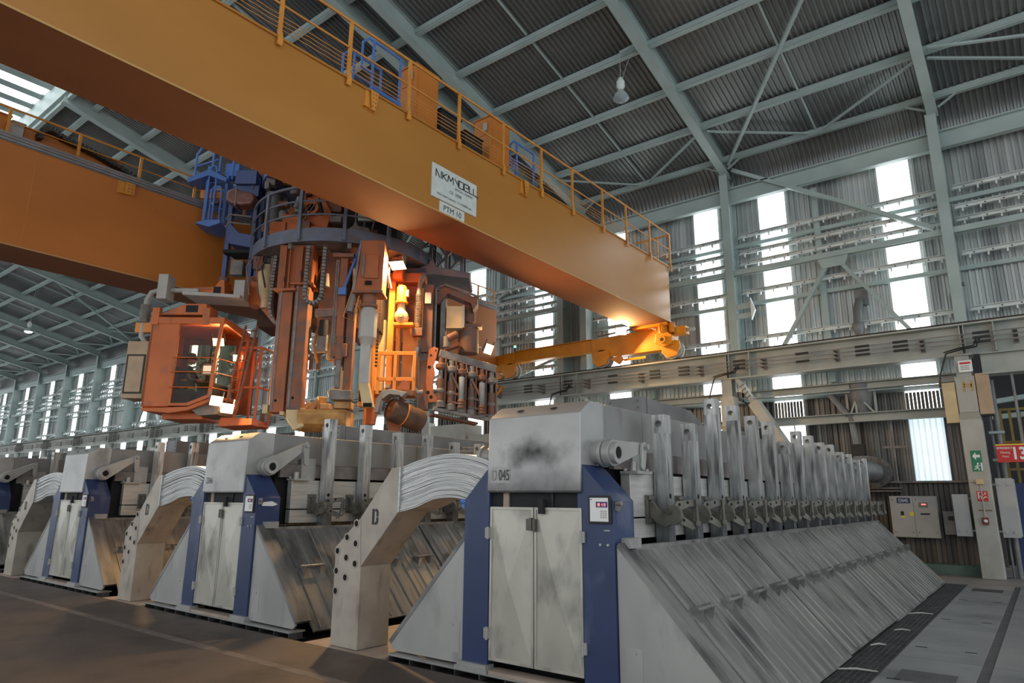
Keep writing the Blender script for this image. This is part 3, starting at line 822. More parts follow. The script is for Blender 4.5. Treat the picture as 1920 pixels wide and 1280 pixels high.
    P(MB().cyl((0.89, 0.02, 1.66), (0.97, 0.0, 1.67), 0.022, n=10).box(0.9, 0.93, 0.0, 0.05, 1.6, 1.66), 'plug', DUST)
    P(MB().cyl((-0.9, 0.02, 1.66), (-0.98, 0.0, 1.67), 0.03, n=10).box(-0.96, -0.92, -0.01, 0.04, 1.6, 1.66), 'left_plug', CBLUE)
    # stencilled number on the hood
    if k == 0:
        P(MB().box(-0.52, -0.27, -0.058, -0.0545, 1.86, 2.02), 'stencil_patch', ALU, key='-')
        text('045', 0.155, INK, 'lettering', c, (-0.345, -0.062, 1.885), (1, 0, 0), (0, 0, 1), 0.62, local=True)
        text('D', 0.155, FADED, 'lettering', c, (-0.475, -0.062, 1.885), (1, 0, 0), (0, 0, 1), 0.62, local=True)
    elif k == 1:
        text('D046', 0.135, INK, 'lettering', c, (-0.39, -0.062, 1.90), (1, 0, 0), (0, 0, 1), 0.6, local=True)
        P(MB().prism([(0.06, 1.58), (0.08, 1.63), (0.22, 1.645), (0.32, 1.60), (0.24, 1.575)], 'x', 0.901, 0.904), 'paper_tag', SIGNW, key='-')
    if k == 1:
        for i, tx in enumerate(('30', '29', '28')):
            P(MB().box(0.711, 0.716, 1.35 + 0.735 * i + 0.0, 1.35 + 0.735 * i + 0.42, 1.33, 1.51), 'number_plate', BEAMA, key='-')
            text(tx, 0.13, INK, 'lettering', c, (0.7165, 1.35 + 0.735 * i + 0.2, 1.37), (0, 1, 0), (0, 0, 1), 0.65, local=True)
    # ribbed covers leaning against the cell on its right, plain ones on its left
    for i in range(16):
        y0 = 0.24 + 0.735 * i
        big = (i % 4 == 3)
        y1 = y0 + 0.735 - (0.055 if big else 0.004)
        dz = (0.0, 0.003, 0.001, 0.004)[i % 4]
        j = (0.0, -0.012, 0.004, -0.006)[(i // 4) % 4] + rnd.uniform(-0.003, 0.003)
        t = Vector((1.165, -1.25)).normalized(); nn = Vector((0.71, 0.70))
        A = Vector((0.905, 1.27)) + nn * dz; B = Vector((2.07 + j, 0.02 - j)) + nn * dz
        q = lambda v, h: (v.x + nn.x * h, v.y + nn.y * h)
        mb = MB().prism([q(A, 0), q(B, 0), q(B, -0.03), (A.x, A.y - 0.05)], 'y', y0, y1)
        cv = mb.build('cover_panel', COVERM, c, True, 0.0)
        mb = MB()
        for r in range(3):
            yr = y0 + 0.12 + 0.245 * r
            C1 = A + t * 0.06; C2 = A + t * 0.72; C3 = A + t * 0.80; C4 = B - t * 0.03
            for (u, v) in ((C1, C2), (C3, C4)):
                mb.sect((u.x, yr, u.y), (v.x, yr, v.y), [(-0.011, -0.002), (0.011, -0.002), (0.007, 0.013), (-0.007, 0.013)], (0.7, 0, 0.7))
        mb.build('rib', COVERM, cv, True, 0.0, ('rib', i % 4, round(j, 3)) if False else None)
        H = A + t * 0.76
        h = MB().tube([(q(H, 0.075)[0], y0 + 0.14, q(H, 0.075)[1]), (q(H, 0.075)[0], y0 + 0.52, q(H, 0.075)[1])], 0.018, 8)
        for yy in (y0 + 0.2, y0 + 0.46):
            h.prism([q(H - t * 0.07, 0), q(H + t * 0.09, 0), q(H + t * 0.03, 0.09), q(H - t * 0.03, 0.095)], 'y', yy - 0.004, yy + 0.004)
        h.build('handle', COVERM, cv, True, 0.0)
        if k < 3 and i % 2 == 0:
            MB().prism([(-0.905, 1.27), (-2.0, 0.125), (-1.97, 0.11), (-0.905, 1.22)], 'y', y0, y0 + 1.45).build('plain_cover', COVERM, c, True, 0.0, ('plain', i))
    P(MB().box(0.88, 0.93, 0.2, 12.0, 1.22, 1.285), 'cover_rail', COVERM)
    P(MB().box(0.9, 1.0, 0.1, 0.3, 1.27, 1.36), 'corner_block', ALU)
    return c
cells = [make_cell(k) for k in range(4)]

# anode rods and their clamps, one by one
RTOP = [2.60, 2.57, 2.95, 2.94, 2.88, 2.87, 2.62, 2.84, 2.82, 2.75, 2.76, 2.66, 2.66, 2.58, 2.64]
def make_rod(x, y, top, label, group):
    r = thing('anode_rod', label, 'anode rod', (x, y, 1.0), group)
    h = top - 1.0
    MB().box(-0.075, 0.075, 0, 0.15, 0, h - 0.2).build('shank', ROD, r, True)
    MB().holed(-0.075, 0.075, h - 0.2, h, 0, 0.15, 0, h - 0.10, 0.038).build('rod_head', ROD, r, True)
    MB().lathe([(0.028, 0.0008), (0, 0.0008)], (0.075, 0.06, 0.74), (1, 0, 0), 12).build('side_hole', HOLE, r, True, 0, 'sidehole')
    return r
def make_clamp(x, y, label, group):
    # x is the face of the anode beam, y the front face of the rod it clamps
    c = thing('anode_clamp', label, 'clamp', (x, y, 1.42), group)
    P = lambda mb, name, bevel=0.004: mb.build(name, CLAMPM, c, True, bevel, ('clamp', name))
    P(MB().box(0.0, 0.03, -0.20, -0.06, 0.04, 0.33).box(0.03, 0.055, -0.19, -0.07, 0.28, 0.32).box(0.03, 0.055, -0.19, -0.07, 0.05, 0.09), 'bracket')
    o = [(0.03, 0.27), (0.06, 0.28), (0.12, 0.19), (0.18, 0.145), (0.235, 0.15)]
    for q in range(11):
        t = math.radians(165 - 27 * q)
        o.append((0.285 + 0.10 * math.cos(t), 0.13 + 0.10 * math.sin(t)))
    o += [(0.20, 0.01), (0.12, 0.04), (0.06, 0.09), (0.03, 0.09)]
    P(MB().prism(o, 'y', -0.16, -0.11), 'hook', 0.006)
    P(MB().cyl((0.255, -0.19, 0.17), (0.255, -0.08, 0.17), 0.034, n=14), 'pin')
    # jaw arms running out from the hook and round the rod
    D = Vector((0.42, 0.90)).normalized()
    J = lambda s, n_, z: (0.26 + D.x * s + D.y * n_, -0.12 + D.y * s - D.x * n_, z)
    j = MB(J)
    j.prism([(0.0, 0.20), (0.06, 0.27), (0.30, 0.29), (0.34, 0.26), (0.33, 0.22), (0.22, 0.215), (0.08, 0.16)], 'y', 0.0, 0.02)
    P(j, 'upper_jaw', 0.003)
    j = MB(J)
    j.prism([(0.02, 0.15), (0.10, 0.14), (0.28, 0.04), (0.30, 0.0), (0.25, -0.02), (0.10, 0.04), (0.02, 0.10)], 'y', 0.0, 0.02)
    P(j, 'lower_jaw', 0.003)
    P(MB(J).prism([(0.28, 0.02), (0.34, 0.02), (0.36, 0.26), (0.31, 0.26)], 'y', -0.03, 0.0), 'yoke')
    P(MB().cyl(J(0.31, 0.03, 0.0), J(0.31, 0.03, 0.29), 0.018, n=10), 'screw')
    P(MB().cyl(J(0.31, 0.03, 0.02), J(0.31, 0.03, 0.07), 0.035, n=8), 'screw_nut')
    for q, (a, b) in enumerate(((0.09, 0.235), (0.20, 0.255), (0.14, 0.08))):
        p0 = J(a, 0.021, b); n0 = Vector((D.y, -D.x, 0))
        MB().lathe([(0.017, 0), (0, 0)], p0, n0, 10).build('jaw_hole', HOLE, c, True, 0, ('clamp', 'hole', q))
    return c
clamp0 = None
for k in range(4):
    nr = (15, 12, 5, 3)[k]
    for i in range(nr):
        y = 6.71 + 0.735 * i
        top = RTOP[i] if k == 0 else [2.93, 2.90, 2.83, 2.84, 2.76, 2.78, 2.74, 2.8, 2.7, 2.76, 2.7, 2.72][i] if k == 1 else [2.82, 2.86, 2.8, 2.85, 2.8][i]
        make_rod(POTX[k] + 0.805, y, top, '%s anode rod from the front of the %s cell' % (ORD[i], CELLW[k]), 'anode rods of the %s cell' % CELLW[k])
        lab = 'iron hook clamp across the %s anode rod of the %s cell' % (ORD[i], CELLW[k])
        if clamp0 is None:
            clamp0 = make_clamp(POTX[k] + 0.71, y, lab, 'rod clamps of the nearest cell')
        else:
            q = copy_tree(clamp0)
            q.location = (POTX[k] + 0.71, y, 1.42)
            q['label'] = lab; q['group'] = 'rod clamps of the %s cell' % CELLW[k]

# busbar risers with laminated flexible straps
def make_riser(k):
    x0 = -6.73 - PITCH * k
    r = thing('busbar_riser', 'pale busbar riser marked D with %s' % (
        'strap arch running to the nearest cell', 'strap arch running to the second cell', 'strap arch running to the third cell')[k], 'busbar', (x0, 5.45, 0), 'busbar risers between the cells')
    sh = lambda pts: [(a + 6.73, b) for a, b in pts]
    b1 = MB().prism(sh([(-6.965, 0), (-6.48, 0), (-6.49, 0.91), (-6.535, 1.47), (-6.97, 1.115)]), 'y', 0, 0.48).build('lower_block', BUSM, r, True, 0.008, ('riser', 'low'))
    MB().prism(sh([(-6.486, 0.915), (-5.885, 1.55), (-5.885, 2.045), (-6.02, 2.045), (-6.53, 1.475)]), 'y', 0.002, 0.48).build('upper_arm', BUSM, r, True, 0.006, ('riser', 'up'))
    MB().box(0.835, 0.86, -0.004, 0.486, 1.545, 2.05).build('weld_seam', STRAP, r, True, 0.0, ('riser', 'weld'))
    for q, (bx, bz) in enumerate([(-6.60, 1.40), (-6.76, 1.235), (-6.595, 1.17), (-6.925, 1.07), (-6.755, 1.00), (-6.59, 0.94), (-6.925, 0.84), (-6.755, 0.775), (-6.92, 0.61)]):
        u = bx + 6.73
        w = MB().lathe([(0.05, 0), (0.05, 0.006), (0.036, 0.006), (0.034, -0.002)], (u, 0.0, bz), (0, -1, 0), 16).build('bolt_socket', BUSM, r, True, 0, ('riser', 'sock', q))
        MB().lathe([(0.036, 0.003), (0.018, 0.003), (0.016, 0.006), (0.0, 0.006)], (u, 0.0, bz), (0, -1, 0), 14).build('bolt_head', HOLE, w, True, 0, ('riser', 'bolt', q))
    # the letter D as stencil strokes
    d = MB()
    sx = lambda a: 0.405 + a
    sz = lambda b: 1.395 + b
    d.add([(sx(0), -0.003, sz(0)), (sx(0.035), -0.003, sz(0)), (sx(0.035), -0.003, sz(0.18)), (sx(0), -0.003, sz(0.18))], [(0, 1, 2, 3)])
    for s_, e_ in ((1, 1), (0, -1)):
        pts = [(0.05, 0.0), (0.08, 0.0), (0.105, 0.03), (0.105, 0.086), (0.075, 0.086), (0.075, 0.04), (0.066, 0.03), (0.05, 0.03)]
        if s_ == 1: pts = [(a, 0.18 - b) for a, b in pts]
        d.add([(sx(a), -0.003, sz(b)), ] if False else [(sx(a), -0.003, sz(b)) for a, b in pts], [tuple(range(8))])
    d.build('lettering', BLACK, r, True, 0, ('riser', 'D'))
    low = [(-5.88, 1.545), (-5.66, 1.60), (-5.44, 1.685), (-5.25, 1.71), (-5.08, 1.70), (-4.92, 1.655), (-4.78, 1.58), (-4.66, 1.48), (-4.56, 1.36)]
    upp = [(-5.90, 2.04), (-5.68, 2.115), (-5.46, 2.165), (-5.25, 2.19), (-5.05, 2.18), (-4.86, 2.15), (-4.66, 2.09), (-4.48, 1.99), (-4.30, 1.86)]
    def smooth_(P_):
        o = []
        for q in range(len(P_) - 1):
            p0, p1, p2, p3 = [Vector(P_[min(max(q + d, 0), len(P_) - 1)]) for d in (-1, 0, 1, 2)]
            for t in (0, 0.25, 0.5, 0.75):
                o.append(tuple(0.5 * (2 * p1 + (p2 - p0) * t + (2 * p0 - 5 * p1 + 4 * p2 - p3) * t * t + (3 * p1 - p0 - 3 * p2 + p3) * t ** 3)))
        return o + [P_[-1]]
    low = smooth_(low); upp = smooth_(upp)
    N = 18
    for i in range(N):
        a0 = i / N + 0.0008; a1 = (i + 1) / N - 0.0008
        j = rnd.uniform(-0.016, 0.008)
        gap0 = rnd.choice((0.0, 0.001, 0.002, 0.012)); gap1 = rnd.choice((0.0, 0.001, 0.002))
        bot = []; tp = []
        for n_, (l, u) in enumerate(zip(low, upp)):
            w = min(1.0, n_ / 12.0) * (1 if n_ < 28 else 0.6)
            g0 = a0 + gap0 * w; g1 = a1 - gap1 * w
            bot.append((l[0] + (u[0] - l[0]) * g0 + 6.73, l[1] + (u[1] - l[1]) * g0))
            tp.append((l[0] + (u[0] - l[0]) * g1 + 6.73, l[1] + (u[1] - l[1]) * g1))
        mid = [((p[0] + t_[0]) / 2, (p[1] + t_[1]) / 2) for p, t_ in zip(bot, tp)]
        for (pa, pb, yy) in ((bot, [((a[0] + b[0]) / 2, (a[1] + b[1]) / 2 - 0.0012) for a, b in zip(bot, tp)], j), ([((a[0] + b[0]) / 2, (a[1] + b[1]) / 2 + 0.0012) for a, b in zip(bot, tp)], tp, j + rnd.uniform(-0.012, 0.012))):
            mb = MB()
            m = len(pa)
            vs = [(p[0], 0.16 + yy * 0 + (yy if False else 0.02 + yy), p[1]) for p in pa] + [(p[0], 0.18 + yy, p[1]) for p in pb]
            vs = [(p[0], 0.155 + yy + (-0.13 if False else 0), p[1]) for p in pa] + [(p[0], 0.155 + yy, p[1]) for p in pb]
            # straps start flush with the arm and sit back behind the post
            sh_ = [max(0.0, 1 - q / 12.0) for q in range(m)] * 2
            vs = [(v[0], v[1] - 0.13 * s_, v[2]) for v, s_ in zip(vs, sh_)]
            vs += [(v[0], 0.50, v[2]) for v in vs]
            fs = []
            for q in range(m - 1):
                fs += [(q, q + 1, m + q + 1, m + q), (2 * m + q, 3 * m + q, 3 * m + q + 1, 2 * m + q + 1), (q, 2 * m + q, 2 * m + q + 1, q + 1), (m + q, m + q + 1, 3 * m + q + 1, 3 * m + q)]
            fs += [(0, m, 3 * m, 2 * m), (m - 1, 3 * m - 1, 4 * m - 1, 2 * m - 1)]
            mb.add(vs, fs).build('strap', STRAP, r, True)
    return r
risers = [make_riser(k) for k in range(3)]
# ------------------------------------------------------------------ the bridge crane
def gtop(y): return 8.72 + 0.0153 * (y - 1.6)
def girder(name, label, x0, x1, zb, m, taper):
    g = thing(name, label, 'crane girder', ((x0 + x1) / 2, 5.0, zb), 'bridge crane girders')
    ya, yb = -14.0, 19.2
    ta, tb = (gtop(ya), gtop(yb)) if taper else (8.72, 8.92)
    MB().add([(x0, ya, zb), (x1, ya, zb), (x1, yb, zb), (x0, yb, zb), (x0, ya, ta), (x1, ya, ta), (x1, yb, tb), (x0, yb, tb)],
             [(0, 3, 2, 1), (4, 5, 6, 7), (0, 1, 5, 4), (1, 2, 6, 5), (2, 3, 7, 6), (3, 0, 4, 7)]).build('box_web', m, g)
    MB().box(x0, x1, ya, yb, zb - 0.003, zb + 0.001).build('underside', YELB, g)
    e = 0.035
    MB().add([(x0 - e, ya, ta), (x1 + e, ya, ta), (x1 + e, yb + .02, tb), (x0 - e, yb + .02, tb), (x0 - e, ya, ta + .04), (x1 + e, ya, ta + .04), (x1 + e, yb + .02, tb + .04), (x0 - e, yb + .02, tb + .04)],
             [(0, 3, 2, 1), (4, 5, 6, 7), (0, 1, 5, 4), (1, 2, 6, 5), (2, 3, 7, 6), (3, 0, 4, 7)]).build('top_flange', m, g)
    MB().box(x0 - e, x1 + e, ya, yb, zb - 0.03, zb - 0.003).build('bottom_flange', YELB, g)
    MB().box(x1 + e - 0.004, x1 + e + 0.003, ya, yb, zb - 0.03, zb).build('flange_edge', LIPM, g)
    MB().box(x0, x1, yb, yb + 0.03, zb - 0.02, tb + 0.02).build('end_plate', m, g)
    return g
GX = -8.66
G1 = girder('crane_girder', 'yellow box girder of the bridge crane carrying the white nameplate', GX - 1.24, GX, 7.16, YEL, True)
mb = MB()
PY = [-1.0, 0.7, 2.2, 3.6, 5.02, 6.38, 7.80, 9.22, 10.69, 12.17, 13.55, 15.08, 16.43, 17.92, 19.35]
for y in PY:
    z = gtop(y)
    mb = MB().box(GX + 0.0, GX + 0.045, y - 0.03, y + 0.03, z + 0.06, z + 1.16)
    mb.prism([(y - 0.05, z - 0.14), (y + 0.03, z - 0.14), (y + 0.05, z - 0.06), (y + 0.03, z + 0.1), (y - 0.03, z + 0.1)], 'x', GX + 0.04, GX + 0.07)
    mb.build('railing_post', RAILY, G1)
def along(z0, r, ya=PY[0], yb=PY[-1], x=GX + 0.02):
    return MB().tube([(x, ya, gtop(ya) + z0), (x, yb, gtop(yb) + z0)], r, 6)
along(1.15, 0.028).build('handrail', RAILY, G1)
along(0.62, 0.02).build('middle_rail', RAILY, G1)
for z0 in (0.42, 0.34, 0.26, 0.18):
    along(z0, 0.007).build('rail_wire', RAILY, G1)
bx = GX - 1.2
for y in [0, 1.5, 3.0, 4.6, 6.0, 7.2, 11.9, 13.0, 14.4, 15.8, 17.2, 18.6]:
    MB().box(bx - 0.02, bx + 0.02, y - 0.03, y + 0.03, gtop(y), gtop(y) + 0.95).build('rear_post', RAILY, G1)
along(0.95, 0.022, 0, 7.4, bx).build('rear_handrail', RAILY, G1)
along(0.95, 0.022, 11.8, 19.3, bx).build('rear_handrail', RAILY, G1)
along(0.5, 0.014, 11.8, 19.3, bx).build('rear_handrail', RAILY, G1)
MB().box(bx, GX + 0.02, 19.33, 19.37, gtop(19) + 1.1, gtop(19) + 1.15).build('end_handrail', RAILY, G1)
for x in (bx + 0.4, bx + 0.8):
    MB().box(x - 0.015, x + 0.015, 19.33, 19.37, gtop(19), gtop(19) + 1.1).build('end_post', RAILY, G1)
for y in (6.92, 11.5):
    z = gtop(y)
    mb = MB().box(GX, GX + 0.015, y - 0.14, y + 0.1, z - 0.38, z + 0.02)
    mb.prism([(y - 0.06, z + 0.02), (y + 0.12, z + 0.02), (y + 0.06, z - 0.36), (y - 0.02, z - 0.36)], 'x', GX + 0.06, GX + 0.075)
    mb.box(GX, GX + 0.075, y - 0.06, y + 0.06, z - 0.37, z - 0.355).box(GX, GX + 0.075, y - 0.2, y - 0.06, z - 0.36, z - 0.345)
    b = mb.build('gusset_bracket', RAILY, G1)
    mb = MB()
    for i in range(2):
        for j in range(4):
            mb.cyl((GX + 0.074, y - 0.005 + i * 0.06, z - 0.05 - j * 0.08), (GX + 0.077, y - 0.005 + i * 0.06, z - 0.05 - j * 0.08), 0.012, n=8)
    mb.build('bracket_hole', BLACK, b)['kind'] = 'stuff'
npl = MB().box(GX, GX + 0.025, 8.50, 9.82, 7.41, 8.12).build('nameplate', PLATEW, G1, bevel=0.003)
TX = GX + 0.026
def gt(s, size, y, z, sx=1.0, m=INK, p=npl, al='CENTER'):
    text(s, size, m, 'lettering', p, (TX, y, z), (0, 1, 0), (0, 0, 1), sx, al)
# first line as drawn strokes, the makers lettering has open sloping forms
lt = MB()
def stroke(pts, w=0.022):
    for (a, b) in zip(pts[:-1], pts[1:]):
        lt.beam((TX + 0.004, a[0], a[1]), (TX + 0.004, b[0], b[1]), 0.003, w, (0, -(b[1] - a[1]), (b[0] - a[0])))
def glyph(y, z, w, h, paths):
    for p in paths:
        stroke([(y + a * w, z + b * h) for a, b in p])
L0, LZ, LH = 8.60, 7.86, 0.15
forms = [('N', 0.11, [[(0, 0), (0, 1), (1, 0)], ]), ('I', 0.02, [[(0.5, 0), (0.5, 1)]]), ('K', 0.12, [[(0, 0), (0, 1)], [(1, 1), (0.15, 0.5), (1, 0)]]),
         ('M', 0.17, [[(0, 0), (0.12, 1), (0.5, 0.25), (0.88, 1), (1, 0)]]), ('N', 0.11, [[(0, 1), (0.85, 0.35)], [(1, 0), (1, 1)]]),
         ('O', 0.13, [[(0, 0), (0, 1), (1, 1), (1, 0), (0, 0)]]), ('E', 0.13, [[(1, 0), (0, 0), (0, 1), (1, 1), (1, 0.5), (0.3, 0.5)]]),
         ('L', 0.10, [[(0, 1), (0, 0), (1, 0)]]), ('L', 0.16, [[(0, 1), (0, 0), (1, 0)]])]
y = L0
for nm, w, ps in forms:
    glyph(y, LZ, w, LH, ps); y += w + 0.028
lt.build('lettering', INK, npl)
gt('SPECIAL CRANES', 0.062, 9.42, 7.765, 1.15)
gt('CE  2008', 0.095, 9.17, 7.635, 1.0)
gt('Max. load Capacity  5 t x 20000 mm', 0.068, 9.16, 7.50, 1.02)
np2 = MB().box(GX, GX + 0.02, 8.74, 9.46, 7.17, 7.39).build('number_plate', PLATEW, G1)
TX = GX + 0.021
gt('PTM 10', 0.17, 9.10, 7.215, 0.98, p=np2)
# machinery on the girder top
def crate(name, m, label, x0, x1, y0, y1, z0, z1, group='cabinets on the crane girder', door=True):
    c = thing(name, label, 'cabinet', ((x0 + x1) / 2, (y0 + y1) / 2, z0), group)
    MB().box(x0, x1, y0, y1, z0, z1).build('housing', m, c, bevel=0.015)
    MB().box(x0 - 0.02, x1 + 0.02, y0 - 0.02, y1 + 0.02, z1, z1 + 0.03).build('lid', m, c)
    if door:
        MB().box(x1, x1 + 0.012, y0 + 0.08, y1 - 0.08, z0 + 0.08, z1 - 0.08).build('door', m, c, bevel=0.004)
        MB().box(x0 + 0.1, x1 - 0.1, y0 - 0.012, y0, z1 - 0.45, z1 - 0.12).build('end_panel', m, c)
        MB().box(x1 - 0.2, x1 - 0.08, y0 - 0.03, y0 - 0.012, z1 - 0.35, z1 - 0.15).build('switch', GREY, c)
    return c
crate('drive_cabinet', YEL2, 'tall amber drive cabinet on the girder beside the blue access steps', -9.75, -9.25, 8.52, 9.2, gtop(9), 10.58)
crate('drive_cabinet', YEL2, 'tall amber drive cabinet on the girder left of the far blue steps', -9.75, -9.25, 10.95, 11.7, gtop(11), 10.55)
crate('control_cabinet', DARK, 'low dark louvred cabinet between the two amber drive cabinets', -9.7, -9.3, 9.35, 10.0, gtop(9), 9.95, door=False)
crate('control_cabinet', DARK, 'second low dark cabinet between the amber drive cabinets, nearer the far one', -9.7, -9.3, 10.15, 10.75, gtop(10), 9.8, door=False)
def steps(name, label, y0, z0, s=1):
    c = thing(name, label, 'steps', (-9.6, y0, z0), 'blue access steps on the crane girder')
    MB().box(-10.0, -9.3, y0, y0 + 0.75, z0 + 0.62, z0 + 0.70).build('platform', CBLUE, c)
    MB().box(-10.0, -9.3, y0 + 0.1, y0 + 0.35, z0 + 0.3, z0 + 0.36).build('tread', CBLUE, c)
    for x in (-9.95, -9.35):
        for y in (y0 + 0.02, y0 + 0.73):
            MB().tube([(x, y, z0), (x, y, z0 + 1.72)], 0.028, 8).build('post', CBLUE, c)
        MB().tube([(x, y0 - 0.25, z0 + 1.0), (x, y0 - 0.25, z0 + 1.55), (x, y0 - 0.1, z0 + 1.72), (x, y0 + 0.75, z0 + 1.72)], 0.026, 8).build('handrail', CBLUE, c)
        MB().tube([(x, y0 - 0.25, z0 + 1.0), (x, y0 + 0.02, z0 + 1.0)], 0.026, 8).build('handrail', CBLUE, c)
        MB().tube([(x, y0, z0 + 1.25), (x, y0 + 0.75, z0 + 1.25)], 0.016, 6).build('knee_rail', CBLUE, c)
    return c
steps('access_steps', 'blue railed access steps on the girder top behind the first gusset bracket', 7.45, gtop(7))
steps('access_steps', 'blue railed access steps on the girder top beyond the far amber cabinet', 12.1, gtop(12) - 0.2)
# rear girder
G2X = -15.77
G2 = girder('crane_girder', 'amber rear box girder of the bridge crane behind the operator cab', G2X - 1.15, G2X, 6.60, YEL2, False)
mb = MB()
for z in (8.74, 8.80, 8.86):
    mb.box(G2X, G2X + 0.05, -14, 19.2, z, z + 0.045)
mb.box(G2X, G2X + 0.02, -14, 19.2, 8.72, 8.92)
mb.build('festoon_track', mat('track_grey', S(150, 150, 152), S(130, 130, 134), 3, rough=0.4, metal=0.4), G2)
MB().box(G2X, G2X + 0.004, 3.98, 3.99, 6.6, 8.72).build('splice_seam', RAILY, G2)
for y in (0.8, 2.1, 3.42, 4.72, 6.02, 7.33, 8.7, 10.0, 14, 15.4, 16.8, 18.2, 19.15):
    MB().box(G2X - 0.08, G2X - 0.04, y - 0.03, y + 0.03, 8.92, 9.5).build('railing_post', RAILY, G2)
MB().tube([(G2X - 0.06, -2, 9.49), (G2X - 0.06, 19.2, 9.49)], 0.024, 6).build('handrail', RAILY, G2)
MB().tube([(G2X - 0.06, -2, 9.2), (G2X - 0.06, 19.2, 9.2)], 0.012, 6).build('middle_rail', RAILY, G2)
mb = MB().box(G2X, G2X + 0.012, 5.58, 5.95, 8.44, 8.72).prism([(5.72, 8.72), (5.92, 8.72), (5.92, 8.46), (5.76, 8.42), (5.56, 8.40), (5.56, 8.42), (5.72, 8.46)], 'x', G2X + 0.05, G2X + 0.07)
b = mb.build('gusset_bracket', RAILY, G2)
mb = MB()
for i in range(2):
    for j in range(3):
        mb.cyl((G2X + 0.069, 5.79 + i * 0.07, 8.65 - j * 0.08), (G2X + 0.073, 5.79 + i * 0.07, 8.65 - j * 0.08), 0.012, n=8)
mb.build('bracket_hole', BLACK, b)['kind'] = 'stuff'
crate('switch_cabinet', YEL2, 'long low amber cabinet on the rear girder under the cable chain', -16.5, -16.05, 3.75, 5.7, 8.92, 9.28)
crate('switch_cabinet', YEL2, 'short amber cabinet on the rear girder near its grey socket box', -16.5, -16.05, 2.6, 3.5, 8.92, 9.4)
crate('socket_box', GREY, 'small grey socket box on the rear girder between two amber cabinets', -16.1, -15.9, 3.5, 3.72, 8.92, 9.25, door=False)
cc = thing('cable_chain', 'black cable carrier chain looping over the rear girder', 'cable chain', (-15.95, 4.0, 8.9))
pts = []
for t in range(11):
    a = math.pi * (1.0 - t / 10 * 0.9) + 0.35
    pts.append((4.22 + 0.22 * math.cos(a), 9.16 + 0.22 * math.sin(a)))
for t in range(1, 26):
    pts.append((pts[10][0] + t * 0.088, pts[10][1] - t * 0.006 - 0.0007 * t * t))
for i, (a, b) in enumerate(zip(pts[:-1], pts[1:])):
    mb = MB().beam((-15.95, a[0], a[1]), (-15.95, b[0] - 0.15 * (b[0] - a[0]), b[1] - 0.15 * (b[1] - a[1])), 0.22, 0.10, (0, -(b[1] - a[1]), b[0] - a[0]))
    mb.build('link', CHAIN, cc)
# end carriage on the rail
ec = thing('end_carriage', 'bright yellow wheeled end carriage on the crane rail under both girders', 'end carriage', (-12.0, 19.5, 6.03))
MB().prism([(-11.62, 6.42), (-11.5, 6.33), (-8.75, 6.33), (-8.6, 6.5), (-8.6, 7.08), (-11.62, 7.0)], 'y', 19.30, 19.62).build('drive_beam', CARR, ec, bevel=0.01)
MB().box(-14.98, -11.6, 19.36, 19.56, 6.62, 7.02).build('tie_beam', CARR, ec, bevel=0.008)
MB().box(-14.98, -11.6, 19.30, 19.62, 7.02, 7.04).box(-14.98, -11.6, 19.30, 19.62, 6.60, 6.62).build('tie_flange', CARR, ec)
MB().prism([(-16.15, 6.35), (-15.1, 6.35), (-14.98, 6.5), (-14.98, 7.0), (-16.15, 6.95)], 'y', 19.30, 19.62).build('trailing_beam', CARR, ec, bevel=0.01)
MB().box(-9.9, -8.7, 19.0, 19.5, 7.04, 7.16).build('saddle', CARR, ec)
for x in (-11.25, -8.72, -15.15):
    w = MB().lathe([(0.0, -0.2), (0.30, -0.2), (0.32, -0.16), (0.28, -0.14), (0.28, 0.02), (0.32, 0.04), (0.32, 0.1), (0.0, 0.1)], (x, 19.5, 6.31), (0, 1, 0), 24).build('wheel', GREY, ec)
    MB().lathe([(0.20, -0.24), (0.20, -0.2), (0.12, -0.26), (0.0, -0.26)], (x, 19.5, 6.31), (0, 1, 0), 20).build('hub_cap', CARR, w)
    MB().prism([(x - 0.3, 6.55), (x + 0.3, 6.55), (x + 0.33, 6.35), (x + 0.2, 6.08), (x - 0.1, 6.03), (x - 0.3, 6.2)], 'y', 19.22, 19.29).build('wheel_guard', CARR, ec, bevel=0.01)
gb = MB().prism([(-9.15, 6.5), (-8.85, 6.35), (-8.6, 6.42), (-8.55, 6.7), (-8.75, 6.85), (-9.1, 6.8)], 'y', 19.02, 19.25).build('gearbox', CARR, ec, bevel=0.02)
MB().lathe([(0.12, 0), (0.12, 0.06), (0.0, 0.06)], (-8.87, 19.02, 6.58), (0, -1, 0), 18).build('shaft_cover', CARR, gb)
MB().lathe([(0.06, 0.062), (0.0, 0.062)], (-8.87, 19.02, 6.58), (0, -1, 0), 14).build('shaft_end', BLACK, gb)
m_ = MB().lathe([(0.11, 0), (0.13, 0.02), (0.13, 0.3), (0.11, 0.34), (0.0, 0.34)], (-8.9, 19.12, 6.8), (0, 0, 1), 16).build('drive_motor', CARR, ec)
mb = MB()
for i in range(10):
    t = 2 * math.pi * i / 10
    mb.box(-8.9 + 0.135 * math.cos(t) - 0.008, -8.9 + 0.135 * math.cos(t) + 0.008, 19.12 + 0.135 * math.sin(t) - 0.008, 19.12 + 0.135 * math.sin(t) + 0.008, 6.84, 7.08)
mb.build('cooling_fins', CARR, m_)['kind'] = 'stuff'
MB().lathe([(0.1, 0), (0.1, 0.32), (0, 0.32)], (-8.62, 19.2, 6.8), (0, 0, 1), 14).build('brake', CARR, ec)
MB().box(-8.6, -8.2, 19.25, 19.55, 6.75, 7.0).build('buffer_bracket', CARR, ec, bevel=0.01)
